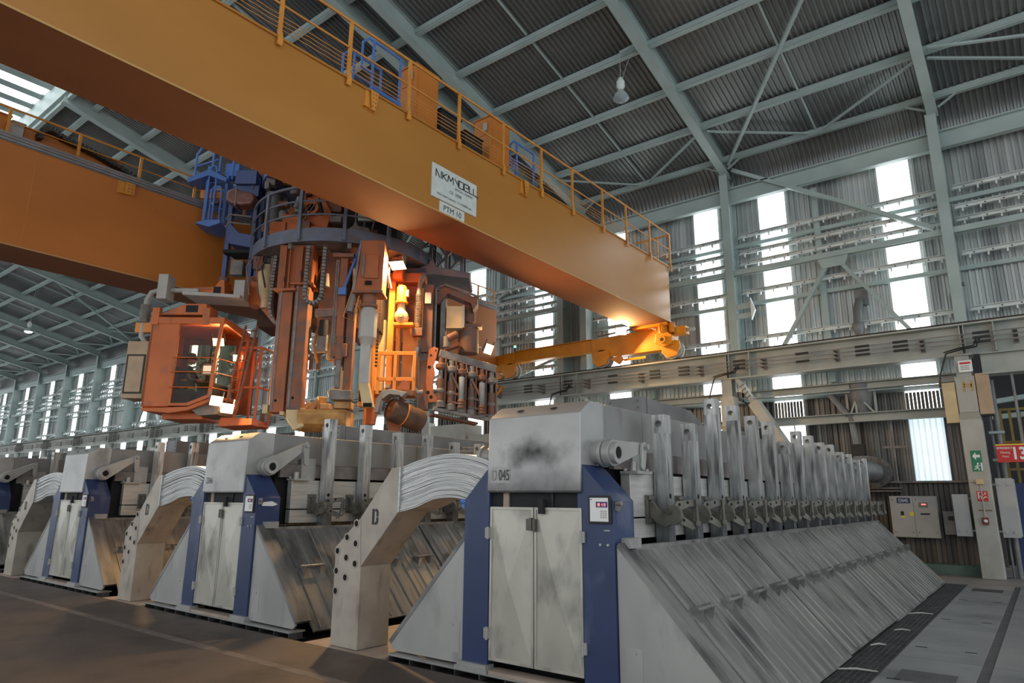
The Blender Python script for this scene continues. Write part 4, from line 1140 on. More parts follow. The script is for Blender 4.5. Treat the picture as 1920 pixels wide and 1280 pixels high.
MB().lathe([(0.05, 0), (0.07, 0.02), (0.05, 0.06), (0.07, 0.1), (0.05, 0.14), (0.07, 0.18), (0.05, 0.24), (0.0, 0.25)], (-8.2, 19.4, 6.88), (1, 0, 0), 14).build('buffer', GREY, ec)
MB().box(-10.4, -9.6, 19.28, 19.3, 6.12, 6.2).build('rail_sweep', CARR, ec)
MB().prism([(-10.9, 6.25), (-10.6, 6.05), (-10.45, 6.2), (-10.55, 6.35)], 'y', 19.3, 19.4).build('rail_clamp', AMBER, ec)
MB().prism([(-16.1, 6.3), (-15.7, 6.28), (-15.5, 6.1), (-15.75, 6.05), (-15.95, 6.18)], 'y', 19.3, 19.42).build('rail_clamp', AMBER, ec)
MB().tube([(-16.1, 19.2, 6.0), (-16.0, 19.15, 5.72), (-15.5, 19.15, 5.78), (-15.35, 19.13, 5.7), (-15.6, 19.12, 5.45)], 0.05, 8).build('current_collector', CARR, ec)
MB().tube([(-11.3, 19.2, 7.06), (-10, 19.18, 7.12), (-9.3, 19.16, 7.05), (-9.1, 19.1, 6.95)], 0.03, 6).build('drive_cable', DUST, ec)
sg = thing('signal_light', 'small signal light standing on the yellow end carriage tie beam', 'signal light', (-15.0, 19.4, 7.02))
MB().cyl((-15.0, 19.4, 7.02), (-15.0, 19.4, 7.2), 0.03, n=10).build('stem', BLACK, sg)
MB().cyl((-15.0, 19.4, 7.2), (-15.0, 19.4, 7.28), 0.045, n=12).build('lens', glow('signal_green', (0.2, 1, 0.7, 1), 1.5), sg)
MB().cyl((-15.0, 19.4, 7.28), (-15.0, 19.4, 7.34), 0.045, n=12).build('cap', CARR, sg)

# ------------------------------------------------------------------ the slewing tool machine between the girders
TC = Vector((-12.9, 9.85, 0))
UU = Vector((0.79, 0.613, 0)).normalized()
VV = Vector((UU.y, -UU.x, 0))
def TU(u, w, z):
    return (TC.x + u * UU.x + w * VV.x, TC.y + u * UU.y + w * VV.y, z)
def T(): return MB(TU)
def tthing(name, label, cat, u, w, z, group=None):
    return thing(name, label, cat, TU(u, w, z), group)
def cylT(mb, a, b, r, r2=None, n=16):
    return mb.cyl(TU(*a), TU(*b), r, r2, n)
def tubeT(mb, pts, r, n=8):
    return mb.tube([TU(*p) for p in pts], r, n)

sp = tthing('slewing_platform', 'round blue railed platform ring of the tool machine between the girders', 'platform', 0, 0, 7.05)
c0 = (TC.x, TC.y, 0)
MB().lathe([(2.12, 7.06), (2.17, 7.06), (2.17, 7.36), (2.12, 7.36), (2.12, 7.06)], c0, n=64).build('rim', RINGB, sp)
MB().lathe([(1.1, 7.08), (2.13, 7.08), (2.13, 7.12), (1.1, 7.12), (1.1, 7.08)], c0, n=48).build('deck', DUST, sp)
for k in range(14):
    t = 2 * math.pi * k / 14 + 0.21
    a = (TC.x + 2.19 * math.cos(t), TC.y + 2.19 * math.sin(t))
    MB().beam((a[0], a[1], 7.08), (a[0], a[1], 8.32), 0.07, 0.07, (math.cos(t), math.sin(t), 0)).build('railing_post', RINGB, sp)
for z, r in ((8.32, 0.032), (7.98, 0.02), (7.66, 0.02)):
    MB().tube([(TC.x + 2.19 * math.cos(2 * math.pi * k / 56), TC.y + 2.19 * math.sin(2 * math.pi * k / 56), z) for k in range(56)], r, 6, True).build('ring_rail', RINGB, sp)
for k in range(10):
    t = 2 * math.pi * k / 10
    MB().beam((TC.x + 1.1 * math.cos(t), TC.y + 1.1 * math.sin(t), 7.0), (TC.x + 2.12 * math.cos(t), TC.y + 2.12 * math.sin(t), 7.0), 0.08, 0.12).build('deck_beam', DUST, sp)
tr = tthing('slewing_drum', 'dark blue slewing drum and trolley frame hanging above the round platform', 'slewing drum', 0, 0, 8.6)
MB().lathe([(1.95, 8.95), (2.1, 9.0), (2.1, 9.5), (1.6, 9.6), (1.6, 9.1), (1.95, 8.95)], c0, n=48).build('drum_ring', FRAMEB, tr)
o = []
for k in range(10):
    a = math.pi / 2 + (math.pi / 2) * k / 9
    o.append((-0.75 + 1.15 * math.cos(a), 8.35 + 1.15 * math.sin(a)))
T().prism([(-2.05, 8.35), (-2.35, 8.35), (-2.35, 9.7), (-0.6, 9.8), (-0.75, 9.5)] + o[1:], 'y', -0.2, 0.35).build('arched_bracket', FRAMEB, tr)
MB().box(-15.2, -10.4, 8.3, 8.6, 9.3, 9.8).box(-15.2, -10.4, 11.1, 11.4, 9.3, 9.8).build('trolley_beam', FRAMEB, tr)
for x in (-15.75 - 0.5, -9.9 + 0.3):
    MB().box(x - 0.1, x + 0.1, 8.0, 11.7, 9.02, 9.5).build('trolley_end', FRAMEB, tr)
T().box(-0.9, 0.9, -0.7, 0.7, 8.2, 9.4).build('hoist_block', DUST, tr)
T().box(-2.55, -2.05, 0.3, 0.9, 9.0, 9.35).prism([(-2.75, 8.85), (-2.02, 8.75), (-2.02, 9.25), (-2.3, 9.4)], 'y', 0.5, 0.7).build('blue_gusset', FRAMEB, tr)
T().prism([(-2.35, 9.1), (-1.9, 9.1), (-1.75, 9.9), (-2.2, 9.95)], 'y', 0.0, 0.5).build('amber_arm', YEL2, tr)
# tools seen through the railing
hub = tthing('tool_hub', 'orange swivel block with a bored boss behind the platform railing', 'swivel block', -0.5, 0.9, 7.2)
T().prism([(-1.05, 7.6), (-0.2, 7.6), (-0.1, 8.15), (-0.3, 8.5), (-0.45, 8.95), (-0.75, 8.5), (-1.1, 8.2)], 'y', 0.9, 1.2).build('yoke', ORANGE, hub, bevel=0.015)
hb = MB().lathe([(0.17, 0), (0.17, 0.1), (0.1, 0.1), (0.09, 0.02)], TU(-0.55, 1.2, 8.22), VV, 24).build('boss', ORANGE, hub)
MB().lathe([(0.095, 0.03), (0, 0.03)], TU(-0.55, 1.2, 8.22), VV, 20).build('bore', HOLE, hb)
T().box(-1.15, -0.75, 1.0, 1.4, 7.62, 8.0).build('slotted_plate', ORANGE, hub, bevel=0.01)
T().box(-0.35, 0.1, 0.6, 1.1, 8.2, 8.9).build('rear_plate', RUSTO, hub)
T().box(0.2, 1.4, 0.2, 1.0, 7.2, 8.6).build('dark_housing', DARK, hub)
core = tthing('turret_core', 'dark core added under the round platform to hide the bright windows behind', 'turret core', 0.1, 0.0, 5.2)  # dark clutter added to block the bright windows behind the masts
MB().lathe([(0.0, 7.05), (1.15, 7.05), (1.15, 6.6), (0.95, 6.3), (0.95, 5.7), (0.5, 5.5), (0.0, 5.5)], TU(0.0, 0.0, 0), n=20).build('drum', mat('core_dark', S(70, 52, 44), S(44, 38, 36), 3, rough=0.8), core)
T().box(-1.9, -1.0, -0.6, 0.4, 5.6, 6.9).build('dark_box', bpy.data.materials['core_dark'], core)
T().box(0.55, 1.15, 0.6, 1.3, 5.35, 6.9).build('rear_column', bpy.data.materials['core_dark'], core)
T().box(0.75, 1.0, 1.3, 1.5, 4.95, 5.25).build('purple_box', mat('dusty_purple', S(84, 72, 88), S(70, 60, 74), 3), core)
for i in range(22):
    u = -1.75 + 0.15 * i
    tubeT(MB(), [(u, 1.3, 7.0), (u + rnd.uniform(-.15, .15), 1.45, 6.7), (u + rnd.uniform(-.1, .1), 1.35, 6.3 + rnd.uniform(-.3, .2))], rnd.uniform(0.012, 0.03), 6).build('hose', (DUST, RUSTO, CHAIN)[i % 3], core)
for i in range(9):
    u = -1.8 + 0.4 * i
    T().box(u, u + 0.22, 0.9, 1.2, 6.75 - 0.1 * (i % 3), 7.06).build('hanger_block', (RUSTO, DUST, ORANGE)[i % 3], core, bevel=0.01)
T().box(-1.4, -1.05, 1.1, 1.45, 7.5, 7.8).box(-1.6, -1.2, 0.9, 1.3, 7.2, 7.4).build('lower_bracket', ORANGE, hub)
for (u, w, z) in ((-1.2, 1.2, 8.05), (-0.95, 1.3, 8.62), (-0.8, 1.35, 8.15)):
    MB().lathe([(0.0, -0.12), (0.1, -0.1), (0.11, 0.06), (0.07, 0.12), (0, 0.13)], TU(u, w, z), (0, 0, 1), 14).build('valve', DUST, hub)
for i in range(5):
    tubeT(MB(), [(-1.3 + 0.16 * i, 1.25, 7.2), (-1.25 + 0.1 * i, 1.35, 7.6), (-1.0 + 0.15 * i, 1.3, 8.0 + 0.1 * i), (-0.8 + 0.1 * i, 1.1, 8.6)], 0.018, 6).build('hose', DUST, hub)
for i in range(4):
    tubeT(MB(), [(0.25 + 0.2 * i, 1.2, 7.2), (0.3 + 0.2 * i, 1.3, 7.7), (0.2 + 0.25 * i, 1.1, 8.3)], 0.02, 6).build('hose', DUST, hub)
g_ = random.Random(5)
for i in range(46):
    u = g_.uniform(-1.65, 1.2); w = g_.uniform(0.9, 1.5); z = g_.uniform(7.2, 8.9); a = g_.uniform(0.05, 0.14); h = g_.uniform(0.06, 0.22)
    mm_ = (RUSTO, DUST, ORANGE, RUSTO, bpy.data.materials['dark_interior'])[i % 5]
    if i % 3:
        T().box(u - a, u + a, w - 0.1, w + 0.05, z, z + h).build('valve_block', mm_, hub, bevel=0.01)
    else:
        cylT(MB(), (u, w, z), (u + g_.uniform(-.1, .1), w + 0.05, z + h + 0.15), a * 0.6, n=12).build('actuator', mm_, hub)
T().box(0.55, 1.35, 1.2, 1.3, 7.9, 8.35).build('guard_plate', GREY, hub)
T().prism([(0.35, 7.45), (0.95, 7.4), (0.9, 7.55), (0.65, 7.6), (0.6, 7.75), (0.55, 7.6)], 'y', 1.5, 1.7).build('lever', DUST, hub)
gd = tthing('dust_duct', 'grey dust duct pipe at the left of the round platform', 'duct', -1.75, 0.5, 6.0)
cylT(MB(), (-1.72, 0.5, 6.5), (-1.72, 0.5, 8.9), 0.22, n=18).build('pipe', PIPEM, gd)
cylT(MB(), (-1.38, 0.3, 7.0), (-1.38, 0.3, 8.7), 0.12, n=14).build('small_pipe', PIPEM, gd)
MB().lathe([(0.23, 6.9), (0.23, 6.45), (0.1, 6.1), (0.09, 5.9)], TU(-1.55, 0.9, 0), n=18).build('lower_cone', CREAM, gd)
# twin telescopic tubes
for i, (u, zf, zb) in enumerate(((-0.76, 6.06, 3.40), (-0.41, 6.19, 3.46))):
    t_ = tthing('telescopic_mast', 'orange square telescopic mast under the platform, %s the U shaped cable loop' % ('farther from', 'closer to')[i], 'mast', u, 1.7, zb, 'twin telescopic masts')
    T().box(u - 0.19, u + 0.19, 1.5, 1.9, zf, 7.06).build('sleeve', MASTO, t_, bevel=0.01)
    T().box(u - 0.03, u - 0.01, 1.9, 1.99, zf, 7.0).box(u + 0.06, u + 0.08, 1.9, 1.99, zf, 7.0).build('sleeve_rib', MASTO, t_)
    T().box(u - 0.24, u + 0.24, 1.45, 1.97, zf - 0.05, zf).build('flange', MASTO, t_, bevel=0.006)
    T().box(u - 0.155, u + 0.155, 1.54, 1.86, zb, zf - 0.05).build('inner_tube', RUSTO if i else MASTO, t_, bevel=0.02)
    T().box(u - 0.12, u - 0.07, 1.86, 1.875, zb + 0.05, zf - 0.05).build('guide_rail', DUST, t_)
    MB().lathe([(0.03, 0), (0, 0)], TU(u - 0.02, 1.862, zb + 0.25), VV, 12).build('pin_hole', HOLE, t_)
    T().box(u - 0.02, u + 0.01, 1.99, 2.0, zf + 0.12, zf + 0.25).build('lug', BLACK, t_)
    if i == 0:
        T().box(u - 0.26, u - 0.16, 1.5, 1.9, zb - 0.02, zb + 0.16).box(u + 0.1, u + 0.18, 1.5, 1.9, zb - 0.05, zb + 0.02).build('foot_plate', CREAM, t_)
# energy chains: U shaped loop and the one left of the masts
def echain(label, pts, w):
    c = tthing('energy_chain', label, 'cable chain', pts[0][0], w, pts[0][1] - 1.0, 'hanging cable chains')
    P_ = [Vector(TU(u, w, z)) for u, z in pts]
    # resample
    out = []
    for a, b in zip(P_[:-1], P_[1:]):
        n = max(1, int((b - a).length / 0.075))
        for q in range(n):
            out.append((a.lerp(b, q / n), a.lerp(b, (q + 0.78) / n)))
    for a, b in out:
        d = (b - a).normalized()
        MB().beam(a, b, 0.15, 0.075, VV.cross(d)).build('link', DUST, c)
U_ = [(-0.30, 7.0), (-0.31, 5.95)] + [(-0.13 - 0.18 * math.cos(math.pi * q / 8), 5.92 - 0.2 * math.sin(math.pi * q / 8)) for q in range(1, 9)] + [(0.06, 7.0)]
echain('U shaped grey cable chain hanging beside the orange masts', U_, 1.95)
U_ = [(-1.12, 6.9), (-1.16, 6.0), (-1.17, 5.75), (-1.13, 5.55), (-1.05, 5.4), (-0.95, 5.33)]
echain('grey cable chain hanging in a J at the outer side of the masts', U_, 1.6)
# middle tool cluster and breaker mast
ml = tthing('tool_cluster', 'tangle of rusty cylinders and hoses hanging above the clamshell', 'tool cluster', 0.05, 1.3, 4.6)
T().box(-0.15, 0.3, 1.1, 1.5, 5.2, 7.06).build('column', RUSTO, ml, bevel=0.01)
T().box(-0.2, 0.32, 1.0, 1.55, 5.55, 5.72).box(-0.1, 0.3, 1.0, 1.5, 4.95, 5.2).build('crosshead', DUST, ml, bevel=0.01)
cylT(MB(), (0.0, 1.6, 6.2), (0.0, 1.6, 6.5), 0.1, 0.07).build('sensor', DUST, ml)
tubeT(MB(), [(0.0, 1.6, 6.5), (-0.1, 1.62, 6.8), (0.05, 1.62, 7.05)], 0.015, 6).build('sensor_cable', DUST, ml)
T().box(0.22, 0.42, 1.3, 1.5, 5.95, 6.55).build('cream_box', CREAM, ml, bevel=0.008)
cylT(MB(), (0.02, 1.55, 5.1), (0.02, 1.55, 5.45), 0.1).build('pulley_block', DARK, ml)
for i in range(7):
    u = -0.45 + 0.13 * i
    tubeT(MB(), [(u, 1.3, 5.3), (u + rnd.uniform(-0.1, 0.1), 1.45, 4.9), (u + rnd.uniform(-0.05, 0.15), 1.4, 4.62 + rnd.uniform(-.1, .1))], 0.03, 6).build('hose', (RUSTO, DUST, AMBER)[i % 3], ml)
T().box(-0.1, 0.12, 1.35, 1.6, 4.75, 5.15).build('jaw_block', DUST, ml, bevel=0.03)
T().box(0.1, 0.35, 1.2, 1.5, 4.6, 5.0).build('jaw_block', BUCKET, ml, bevel=0.03)
for i in range(3):
    T().box(-0.45 + 0.16 * i, -0.38 + 0.16 * i, 1.3, 1.4, 4.4, 4.75).build('tooth', RUSTO, ml)
mm = tthing('breaker_mast', 'rust red double rail mast with hydraulic cylinder ending at the clamshell', 'mast', 0.6, 1.8, 3.65)
T().box(0.40, 0.56, 1.75, 1.95, 4.4, 6.78).build('rail', MASTO, mm, bevel=0.008)
T().box(0.25, 0.70, 1.65, 2.05, 6.74, 6.82).build('head_plate', RUSTO, mm)
T().box(0.60, 0.76, 1.7, 1.9, 3.8, 5.72).build('rail', RUSTO, mm, bevel=0.008)
mb = T()
for i in range(40):
    mb.box(0.565, 0.595, 1.8, 1.88, 4.3 + i * 0.05, 4.33 + i * 0.05)
mb.build('rack', BLACK, mm)['kind'] = 'stuff'
for u in (0.33, 0.37):
    cylT(MB(), (u, 1.97, 4.5), (u, 1.97, 6.7), 0.016, n=8).build('pipe_run', DUST, mm)
T().box(0.34, 0.66, 1.8, 2.0, 4.55, 4.85).build('clevis', RUSTO, mm, bevel=0.03)
cylT(MB(), (0.50, 1.95, 3.9), (0.50, 1.95, 4.5), 0.055).build('cylinder', DUST, mm)
cylT(MB(), (0.50, 1.95, 4.5), (0.50, 1.95, 5.0), 0.08).build('cylinder_body', RUSTO, mm)
T().box(0.36, 0.80, 1.7, 2.0, 3.66, 3.86).build('foot', DUST, mm, bevel=0.02)
tubeT(MB(), [(0.80, 1.9, 7.05), (0.50, 2.0, 5.95)], 0.035, 8).build('blue_stay', CBLUE, mm)
T().box(0.42, 0.58, 1.95, 2.05, 5.9, 6.05).build('stay_lug', CBLUE, mm)
for i in range(5):
    tubeT(MB(), [(0.62 + 0.03 * i, 1.7, 6.9), (0.72 + 0.03 * i, 1.75, 6.2), (0.65 + 0.05 * i, 1.8, 5.6 + 0.1 * i), (0.8 + 0.02 * i, 1.6, 5.4)], 0.014, 6).build('hose', (DUST, AMBER)[i % 2], mm)
# clamshell bucket
bk = tthing('clamshell_bucket', 'dusty yellow clamshell bucket hanging at the masts foot', 'bucket', 0.1, 1.5, 3.02)
def shell(u0, u1): return MB(lambda w, u, z: TU(u, w, z)).prism([(1.15, 3.48), (1.85, 3.48), (1.92, 3.38), (1.85, 3.18), (1.62, 3.04), (1.42, 3.04), (1.18, 3.15), (1.08, 3.35)], 'y', u0, u1)
shell(-0.30, 0.70).build('bowl', BUCKET, bk, bevel=0.02)
T().prism([(-0.36, 3.04), (-0.16, 3.12), (-0.18, 3.5), (-0.36, 3.5), (-0.56, 3.48), (-0.54, 3.28)], 'y', 1.45, 1.85).build('end_shell', CREAM, bk, bevel=0.02)
T().beam((-0.14, 1.5, 3.5), (0.02, 1.5, 3.72), 0.12, 0.12).beam((0.06, 1.5, 3.5), (0.10, 1.55, 3.78), 0.16, 0.14).build('arm', BUCKET, bk, bevel=0.01)
T().beam((-0.3, 1.55, 3.52), (-0.16, 1.5, 3.66), 0.1, 0.1).build('arm', BUCKET, bk, bevel=0.01)
T().prism([(0.15, 3.9), (0.38, 4.15), (0.40, 5.0), (0.55, 5.0), (0.55, 3.9), (0.42, 3.75), (0.2, 3.78)], 'y', 1.2, 1.4).build('hanger', CREAM, bk, bevel=0.01)
T().box(0.42, 0.75, 1.4, 1.8, 3.5, 3.66).box(0.1, 0.3, 1.4, 1.7, 3.5, 3.62).build('hinge_block', BUCKET, bk, bevel=0.02)
T().box(0.75, 1.02, 0.7, 1.1, 3.65, 5.3).build('rear_box', AMBER, bk, bevel=0.01)
T().box(0.80, 0.96, 1.1, 1.11, 4.3, 4.6).box(0.76, 1.0, 1.1, 1.11, 3.75, 4.0).build('box_window', DARK, bk)
T().box(1.0, 1.2, 0.5, 0.7, 4.05, 5.7).build('side_channel', CREAM, bk, bevel=0.006)
# feed hopper and chute
fc = tthing('feed_chute', 'grey octagonal chute with bent spout under an orange hopper', 'chute', 1.08, 2.0, 3.5)
T().prism([(0.80, 5.93), (1.37, 5.91), (1.39, 7.06), (0.90, 7.06), (0.87, 6.5)], 'y', 1.75, 2.2).build('hopper_box', MASTO, fc, bevel=0.01)
T().prism([(0.74, 5.95), (0.80, 5.93), (0.90, 7.06), (0.86, 7.06)], 'y', 1.7, 2.2).build('hopper_side', DUST, fc)
T().box(0.98, 1.28, 2.2, 2.24, 6.2, 6.72).build('hopper_door', MASTO, fc, bevel=0.008)
T().box(1.02, 1.16, 2.24, 2.25, 6.05, 6.14).build('slot', HOLE, fc)
T().prism([(0.94, 6.3), (0.98, 6.2), (1.0, 6.6), (0.96, 6.8)], 'y', 2.24, 2.27).build('pulley', DUST, fc)
T().box(0.76, 1.40, 1.72, 2.25, 5.88, 5.93).build('base_plate', RUSTO, fc)
MB().lathe([(0.16, 5.9), (0.15, 5.7), (0.18, 5.68), (0.18, 5.62), (0.13, 5.6)], TU(1.08, 2.0, 0), n=18).build('neck', RUSTO, fc)
MB().lathe([(0.13, 5.62), (0.19, 5.5), (0.19, 4.96), (0.17, 4.94), (0.12, 4.78)], TU(1.08, 2.0, 0), n=8).build('octagon_barrel', GREY, fc)
T().box(0.97, 1.17, 1.9, 2.1, 3.98, 4.80).build('square_spout', GREY, fc, bevel=0.006)
T().prism([(0.97, 4.0), (1.17, 4.0), (1.30, 3.50), (1.08, 3.50)], 'y', 1.9, 2.1).build('elbow', CREAM, fc, bevel=0.006)
T().box(1.095, 1.275, 2.101, 2.104, 3.50, 3.58).build('mouth', HOLE, fc)
for i in range(3):
    tubeT(MB(), [(0.72, 2.0, 6.1), (0.66 - 0.05 * i, 2.05, 5.6 - 0.1 * i), (0.80, 2.1, 5.5 - 0.1 * i), (0.88, 2.1, 5.85)], 0.014, 6).build('hose', (AMBER, DUST, AMBER)[i], fc)
MB().lathe([(0.06, 0), (0.06, 0.4)], TU(0.70, 2.1, 5.5), (0.1, 0.1, 1), 10).build('hydraulic_tube', DUST, fc)
# amber lifting mast with motor and guard frame
am_ = tthing('lifting_mast', 'lamp lit amber lifting mast with geared motor and square guard frame', 'mast', 1.55, 0.9, 3.3)
T().box(1.28, 1.42, 0.7, 0.9, 4.0, 6.6).build('channel', AMBER, am_, bevel=0.006)
T().box(1.46, 1.56, 0.6, 0.8, 4.0, 6.6).build('channel', AMBER, am_, bevel=0.006)
T().box(1.62, 1.98, 0.5, 0.8, 3.9, 5.6).build('plate', AMBER, am_, bevel=0.008)
T().box(1.58, 2.05, 0.4, 0.6, 5.6, 7.0).build('back_plate', RUSTO, am_)
T().box(1.2, 2.1, 0.55, 0.9, 6.55, 6.78).build('top_beam', MASTO, am_, bevel=0.008)
T().box(2.0, 2.08, 0.8, 0.95, 5.3, 6.4).build('channel', AMBER, am_)
mo = MB().lathe([(0.0, 0.42), (0.09, 0.41), (0.12, 0.36), (0.12, 0.05), (0.15, 0.03), (0.15, 0.0), (0.1, -0.02)], TU(1.60, 1.05, 6.0), n=18).build('motor', AMBER, am_)
T().box(1.70, 1.76, 1.0, 1.12, 6.15, 6.3).build('terminal_box', CREAM, am_)
MB().lathe([(0.08, 0.0), (0.1, -0.2)], TU(1.60, 1.05, 6.0), n=14).build('coupling', CREAM, am_)
MB().lathe([(0.15, -0.12), (0.15, 0.06), (0.12, 0.08), (0.06, 0.10), (0.05, 0.14), (0, 0.14)], TU(1.62, 1.1, 5.68), VV, 12).build('gear_case', CREAM, am_)
T().box(1.45, 1.9, 0.9, 1.2, 5.46, 5.52).build('motor_shelf', AMBER, am_)
for z in (4.80, 4.22):
    T().box(1.16, 2.0, 1.15, 1.22, z - 0.03, z + 0.05).build('guard_bar', AMBER, am_, bevel=0.004)
for u in (1.18, 1.55, 1.97):
    T().box(u - 0.035, u + 0.035, 1.15, 1.22, 3.9, 4.8).build('guard_post', AMBER, am_, bevel=0.004)
for u in (1.4, 1.7):
    T().box(u - 0.05, u + 0.05, 1.0, 1.1, 3.75, 4.05).build('guide_block', RUSTO, am_)
    cylT(MB(), (u, 1.1, 4.05), (u, 1.1, 4.12), 0.06, n=10).build('guide_cap', CREAM, am_)
mb = T()
for i in range(26):
    mb.box(1.11, 1.16, 1.2, 1.26, 4.5 + i * 0.08, 4.54 + i * 0.08)
mb.build('rack', BLACK, am_)['kind'] = 'stuff'
op = tthing('orange_guide_post', 'tall plain orange post behind the chute, flat bottomed', 'post', 0.9, 0.5, 3.3)
T().prism([(0.84, 3.3), (1.02, 3.3), (1.14, 4.2), (1.14, 5.4), (1.02, 5.4), (0.84, 4.6)], 'y', 0.4, 0.65).build('post', MASTO, op, bevel=0.01)
T().box(0.78, 0.84, 0.45, 0.6, 3.3, 5.5).build('edge_strip', AMBER, op)
T().box(0.93, 1.0, 0.651, 0.653, 3.72, 3.75).build('slot', HOLE, op)
dm = tthing('crust_drum', 'rusty dark drum with red end disc under a curved guard', 'drum', 1.6, 1.5, 3.2)
ax = (Vector(TU(2.0, 0.75, 3.36)) - Vector(TU(1.52, 1.5, 3.55)))
A_ = Vector(TU(1.52, 1.5, 3.55))
L_ = ax.length
dx = Vector(TU(2.12, 1.05, 3.33)) - A_
MB().lathe([(0.19, 0.0), (0.24, 0.02), (0.25, 0.05), (0.25, dx.length), (0.2, dx.length + 0.05), (0, dx.length + 0.06)], A_, dx, 28).build('barrel', mat('drum_rust', S(98, 70, 54), S(66, 48, 40), 5, rough=0.7), dm)
MB().lathe([(0.0, 0.0), (0.03, -0.03), (0.05, 0.0), (0.05, 0.02), (0.19, 0.02)], A_, dx, 24).build('end_disc', MASTO, dm)
MB().lathe([(0.252, 0.33), (0.258, 0.33), (0.258, 0.36), (0.252, 0.36)], A_, dx, 28).build('band', AMBER, dm)
T().prism([(1.22, 3.45), (1.30, 3.45), (1.36, 3.72), (1.52, 3.84), (1.75, 3.82), (1.78, 3.78), (1.9, 3.88), (1.55, 3.95), (1.36, 3.90), (1.25, 3.72)], 'y', 1.3, 1.62).build('guard', BUSM, dm, bevel=0.006)
T().prism([(1.34, 3.5), (1.78, 3.5), (1.66, 3.05), (1.46, 3.02)], 'y', 0.9, 1.1).build('lower_fin', MASTO, dm, bevel=0.01)
T().box(1.4, 2.0, 1.1, 1.3, 3.85, 3.98).build('carrier', RUSTO, dm, bevel=0.01)
T().prism([(1.6, 3.98), (1.9, 3.98), (1.9, 4.15), (1.75, 4.2)], 'y', 1.1, 1.3).build('carrier_web', MASTO, dm)
# lattice leg with the tall gripper unit
lg = tthing('lattice_leg', 'blue grey lattice leg hanging from the platform over the gripper', 'lattice leg', 2.5, 0.2, 6.75)
for u in (2.12, 2.50, 2.88):
    T().box(u - 0.04, u + 0.04, 0.15, 0.27, 6.9, 8.2).build('leg', RINGB, lg)
    T().box(u - 0.04, u + 0.04, -0.55, -0.43, 6.9, 8.2).build('leg', RINGB, lg)
for (a, b) in (((2.12, 8.0), (2.5, 7.45)), ((2.5, 7.45), (2.14, 7.0)), ((2.5, 7.9), (2.88, 7.4)), ((2.88, 7.45), (2.5, 7.0)), ((2.5, 7.45), (2.88, 7.9))):
    T().beam((a[0], 0.2, a[1]), (b[0], 0.2, b[1]), 0.09, 0.05).build('lattice_bar', RINGB if a[0] > 2.3 else DUST, lg)
T().prism([(1.72, 6.78), (2.25, 6.85), (3.1, 6.75), (3.1, 6.9), (2.3, 7.05), (2.2, 7.3), (2.1, 7.12), (1.72, 6.92)], 'y', -0.55, 0.6).build('foot_casting', mat('leg_grey', S(110, 106, 112), S(92, 90, 104), 3, rough=0.55), lg, bevel=0.02)
gr = tthing('rod_gripper', 'tall dusty orange rod gripper frame with rows of pneumatic cylinders', 'gripper', 2.8, 0.3, 3.45)
T().box(2.05, 2.30, 0.5, 0.9, 4.9, 6.5).build('side_panel', GRIPM, gr, bevel=0.01)
T().box(2.44, 2.56, 0.3, 0.6, 4.9, 6.5).build('slide', DUST, gr, bevel=0.006)
T().box(2.30, 2.44, 0.2, 0.5, 4.9, 6.5).build('slide_back', DARK, gr)
T().prism([(2.20, 6.25), (2.50, 6.52), (3.3, 6.25), (3.3, 6.1), (3.2, 5.95), (3.15, 6.12), (2.6, 6.35), (2.4, 6.1), (2.25, 6.1)], 'y', 0.3, 0.7).build('top_frame', GRIPM, gr, bevel=0.01)
tubeT(MB(), [(2.34, 0.75, 4.9), (2.34, 0.75, 6.45), (2.55, 0.75, 6.55), (3.35, 0.75, 6.25)], 0.03, 8).build('air_pipe', DUST, gr)
T().box(2.58, 2.96, 0.35, 0.65, 5.53, 6.06).build('junction_box', CREAM, gr, bevel=0.008)
T().box(2.96, 3.0, 0.35, 0.65, 5.55, 6.08).build('box_side', GREY, gr)
for z0, z1, r in ((5.75, 6.15, 0.16), (5.0, 5.6, 0.24)):
    cylT(MB(), (3.08, 0.3, z0), (3.08, 0.3, z1), r, n=18).build('actuator', GRIPM, gr)
T().box(2.95, 3.4, 0.2, 0.5, 5.6, 5.68).build('actuator_plate', GRIPM, gr)
cylT(MB(), (2.66, 0.8, 5.25), (2.86, 0.8, 5.35), 0.09, n=14).build('valve', GRIPM, gr)
cylT(MB(), (2.62, 0.75, 5.05), (2.62, 0.75, 5.3), 0.08, n=14).build('valve', DUST, gr)
T().prism([(2.55, 4.98), (2.9, 5.1), (2.9, 5.18), (2.6, 5.06)], 'y', 0.5, 0.75).build('bracket', MASTO, gr)
T().box(2.04, 2.27, 0.75, 0.9, 3.6, 4.72).build('lower_panel', GRIPM, gr, bevel=0.006)
T().prism([(2.24, 4.95), (2.36, 5.02), (2.46, 4.98), (2.42, 4.76), (2.36, 4.6), (2.40, 4.4), (2.36, 4.2), (2.38, 3.98), (2.48, 3.85), (2.46, 3.76), (2.28, 3.76), (2.20, 4.2), (2.22, 4.7)], 'y', 0.9, 0.96).build('scalloped_plate', MASTO, gr, bevel=0.006)
mb = MB()
for (u, z, r) in ((2.27, 4.55, 0.04), (2.3, 4.82, 0.025), (2.26, 3.98, 0.04), (2.33, 3.88, 0.04), (2.40, 4.93, 0.02)):
    mb.lathe([(r, 0.001), (0, 0.001)], TU(u, 0.962, z), VV, 12)
mb.build('plate_hole', HOLE, gr)['kind'] = 'stuff'
T().beam((2.45, 0.75, 4.90), (3.72, 0.3, 4.62), 0.2, 0.18).build('top_bar', DUST, gr, bevel=0.01)
T().prism([(2.36, 3.72), (3.72, 3.42), (3.76, 4.55), (2.40, 4.86)], 'y', 0.12, 0.2).build('back_frame', mat('gripper_back', S(86, 58, 46), S(56, 44, 40), 4, rough=0.8), gr)
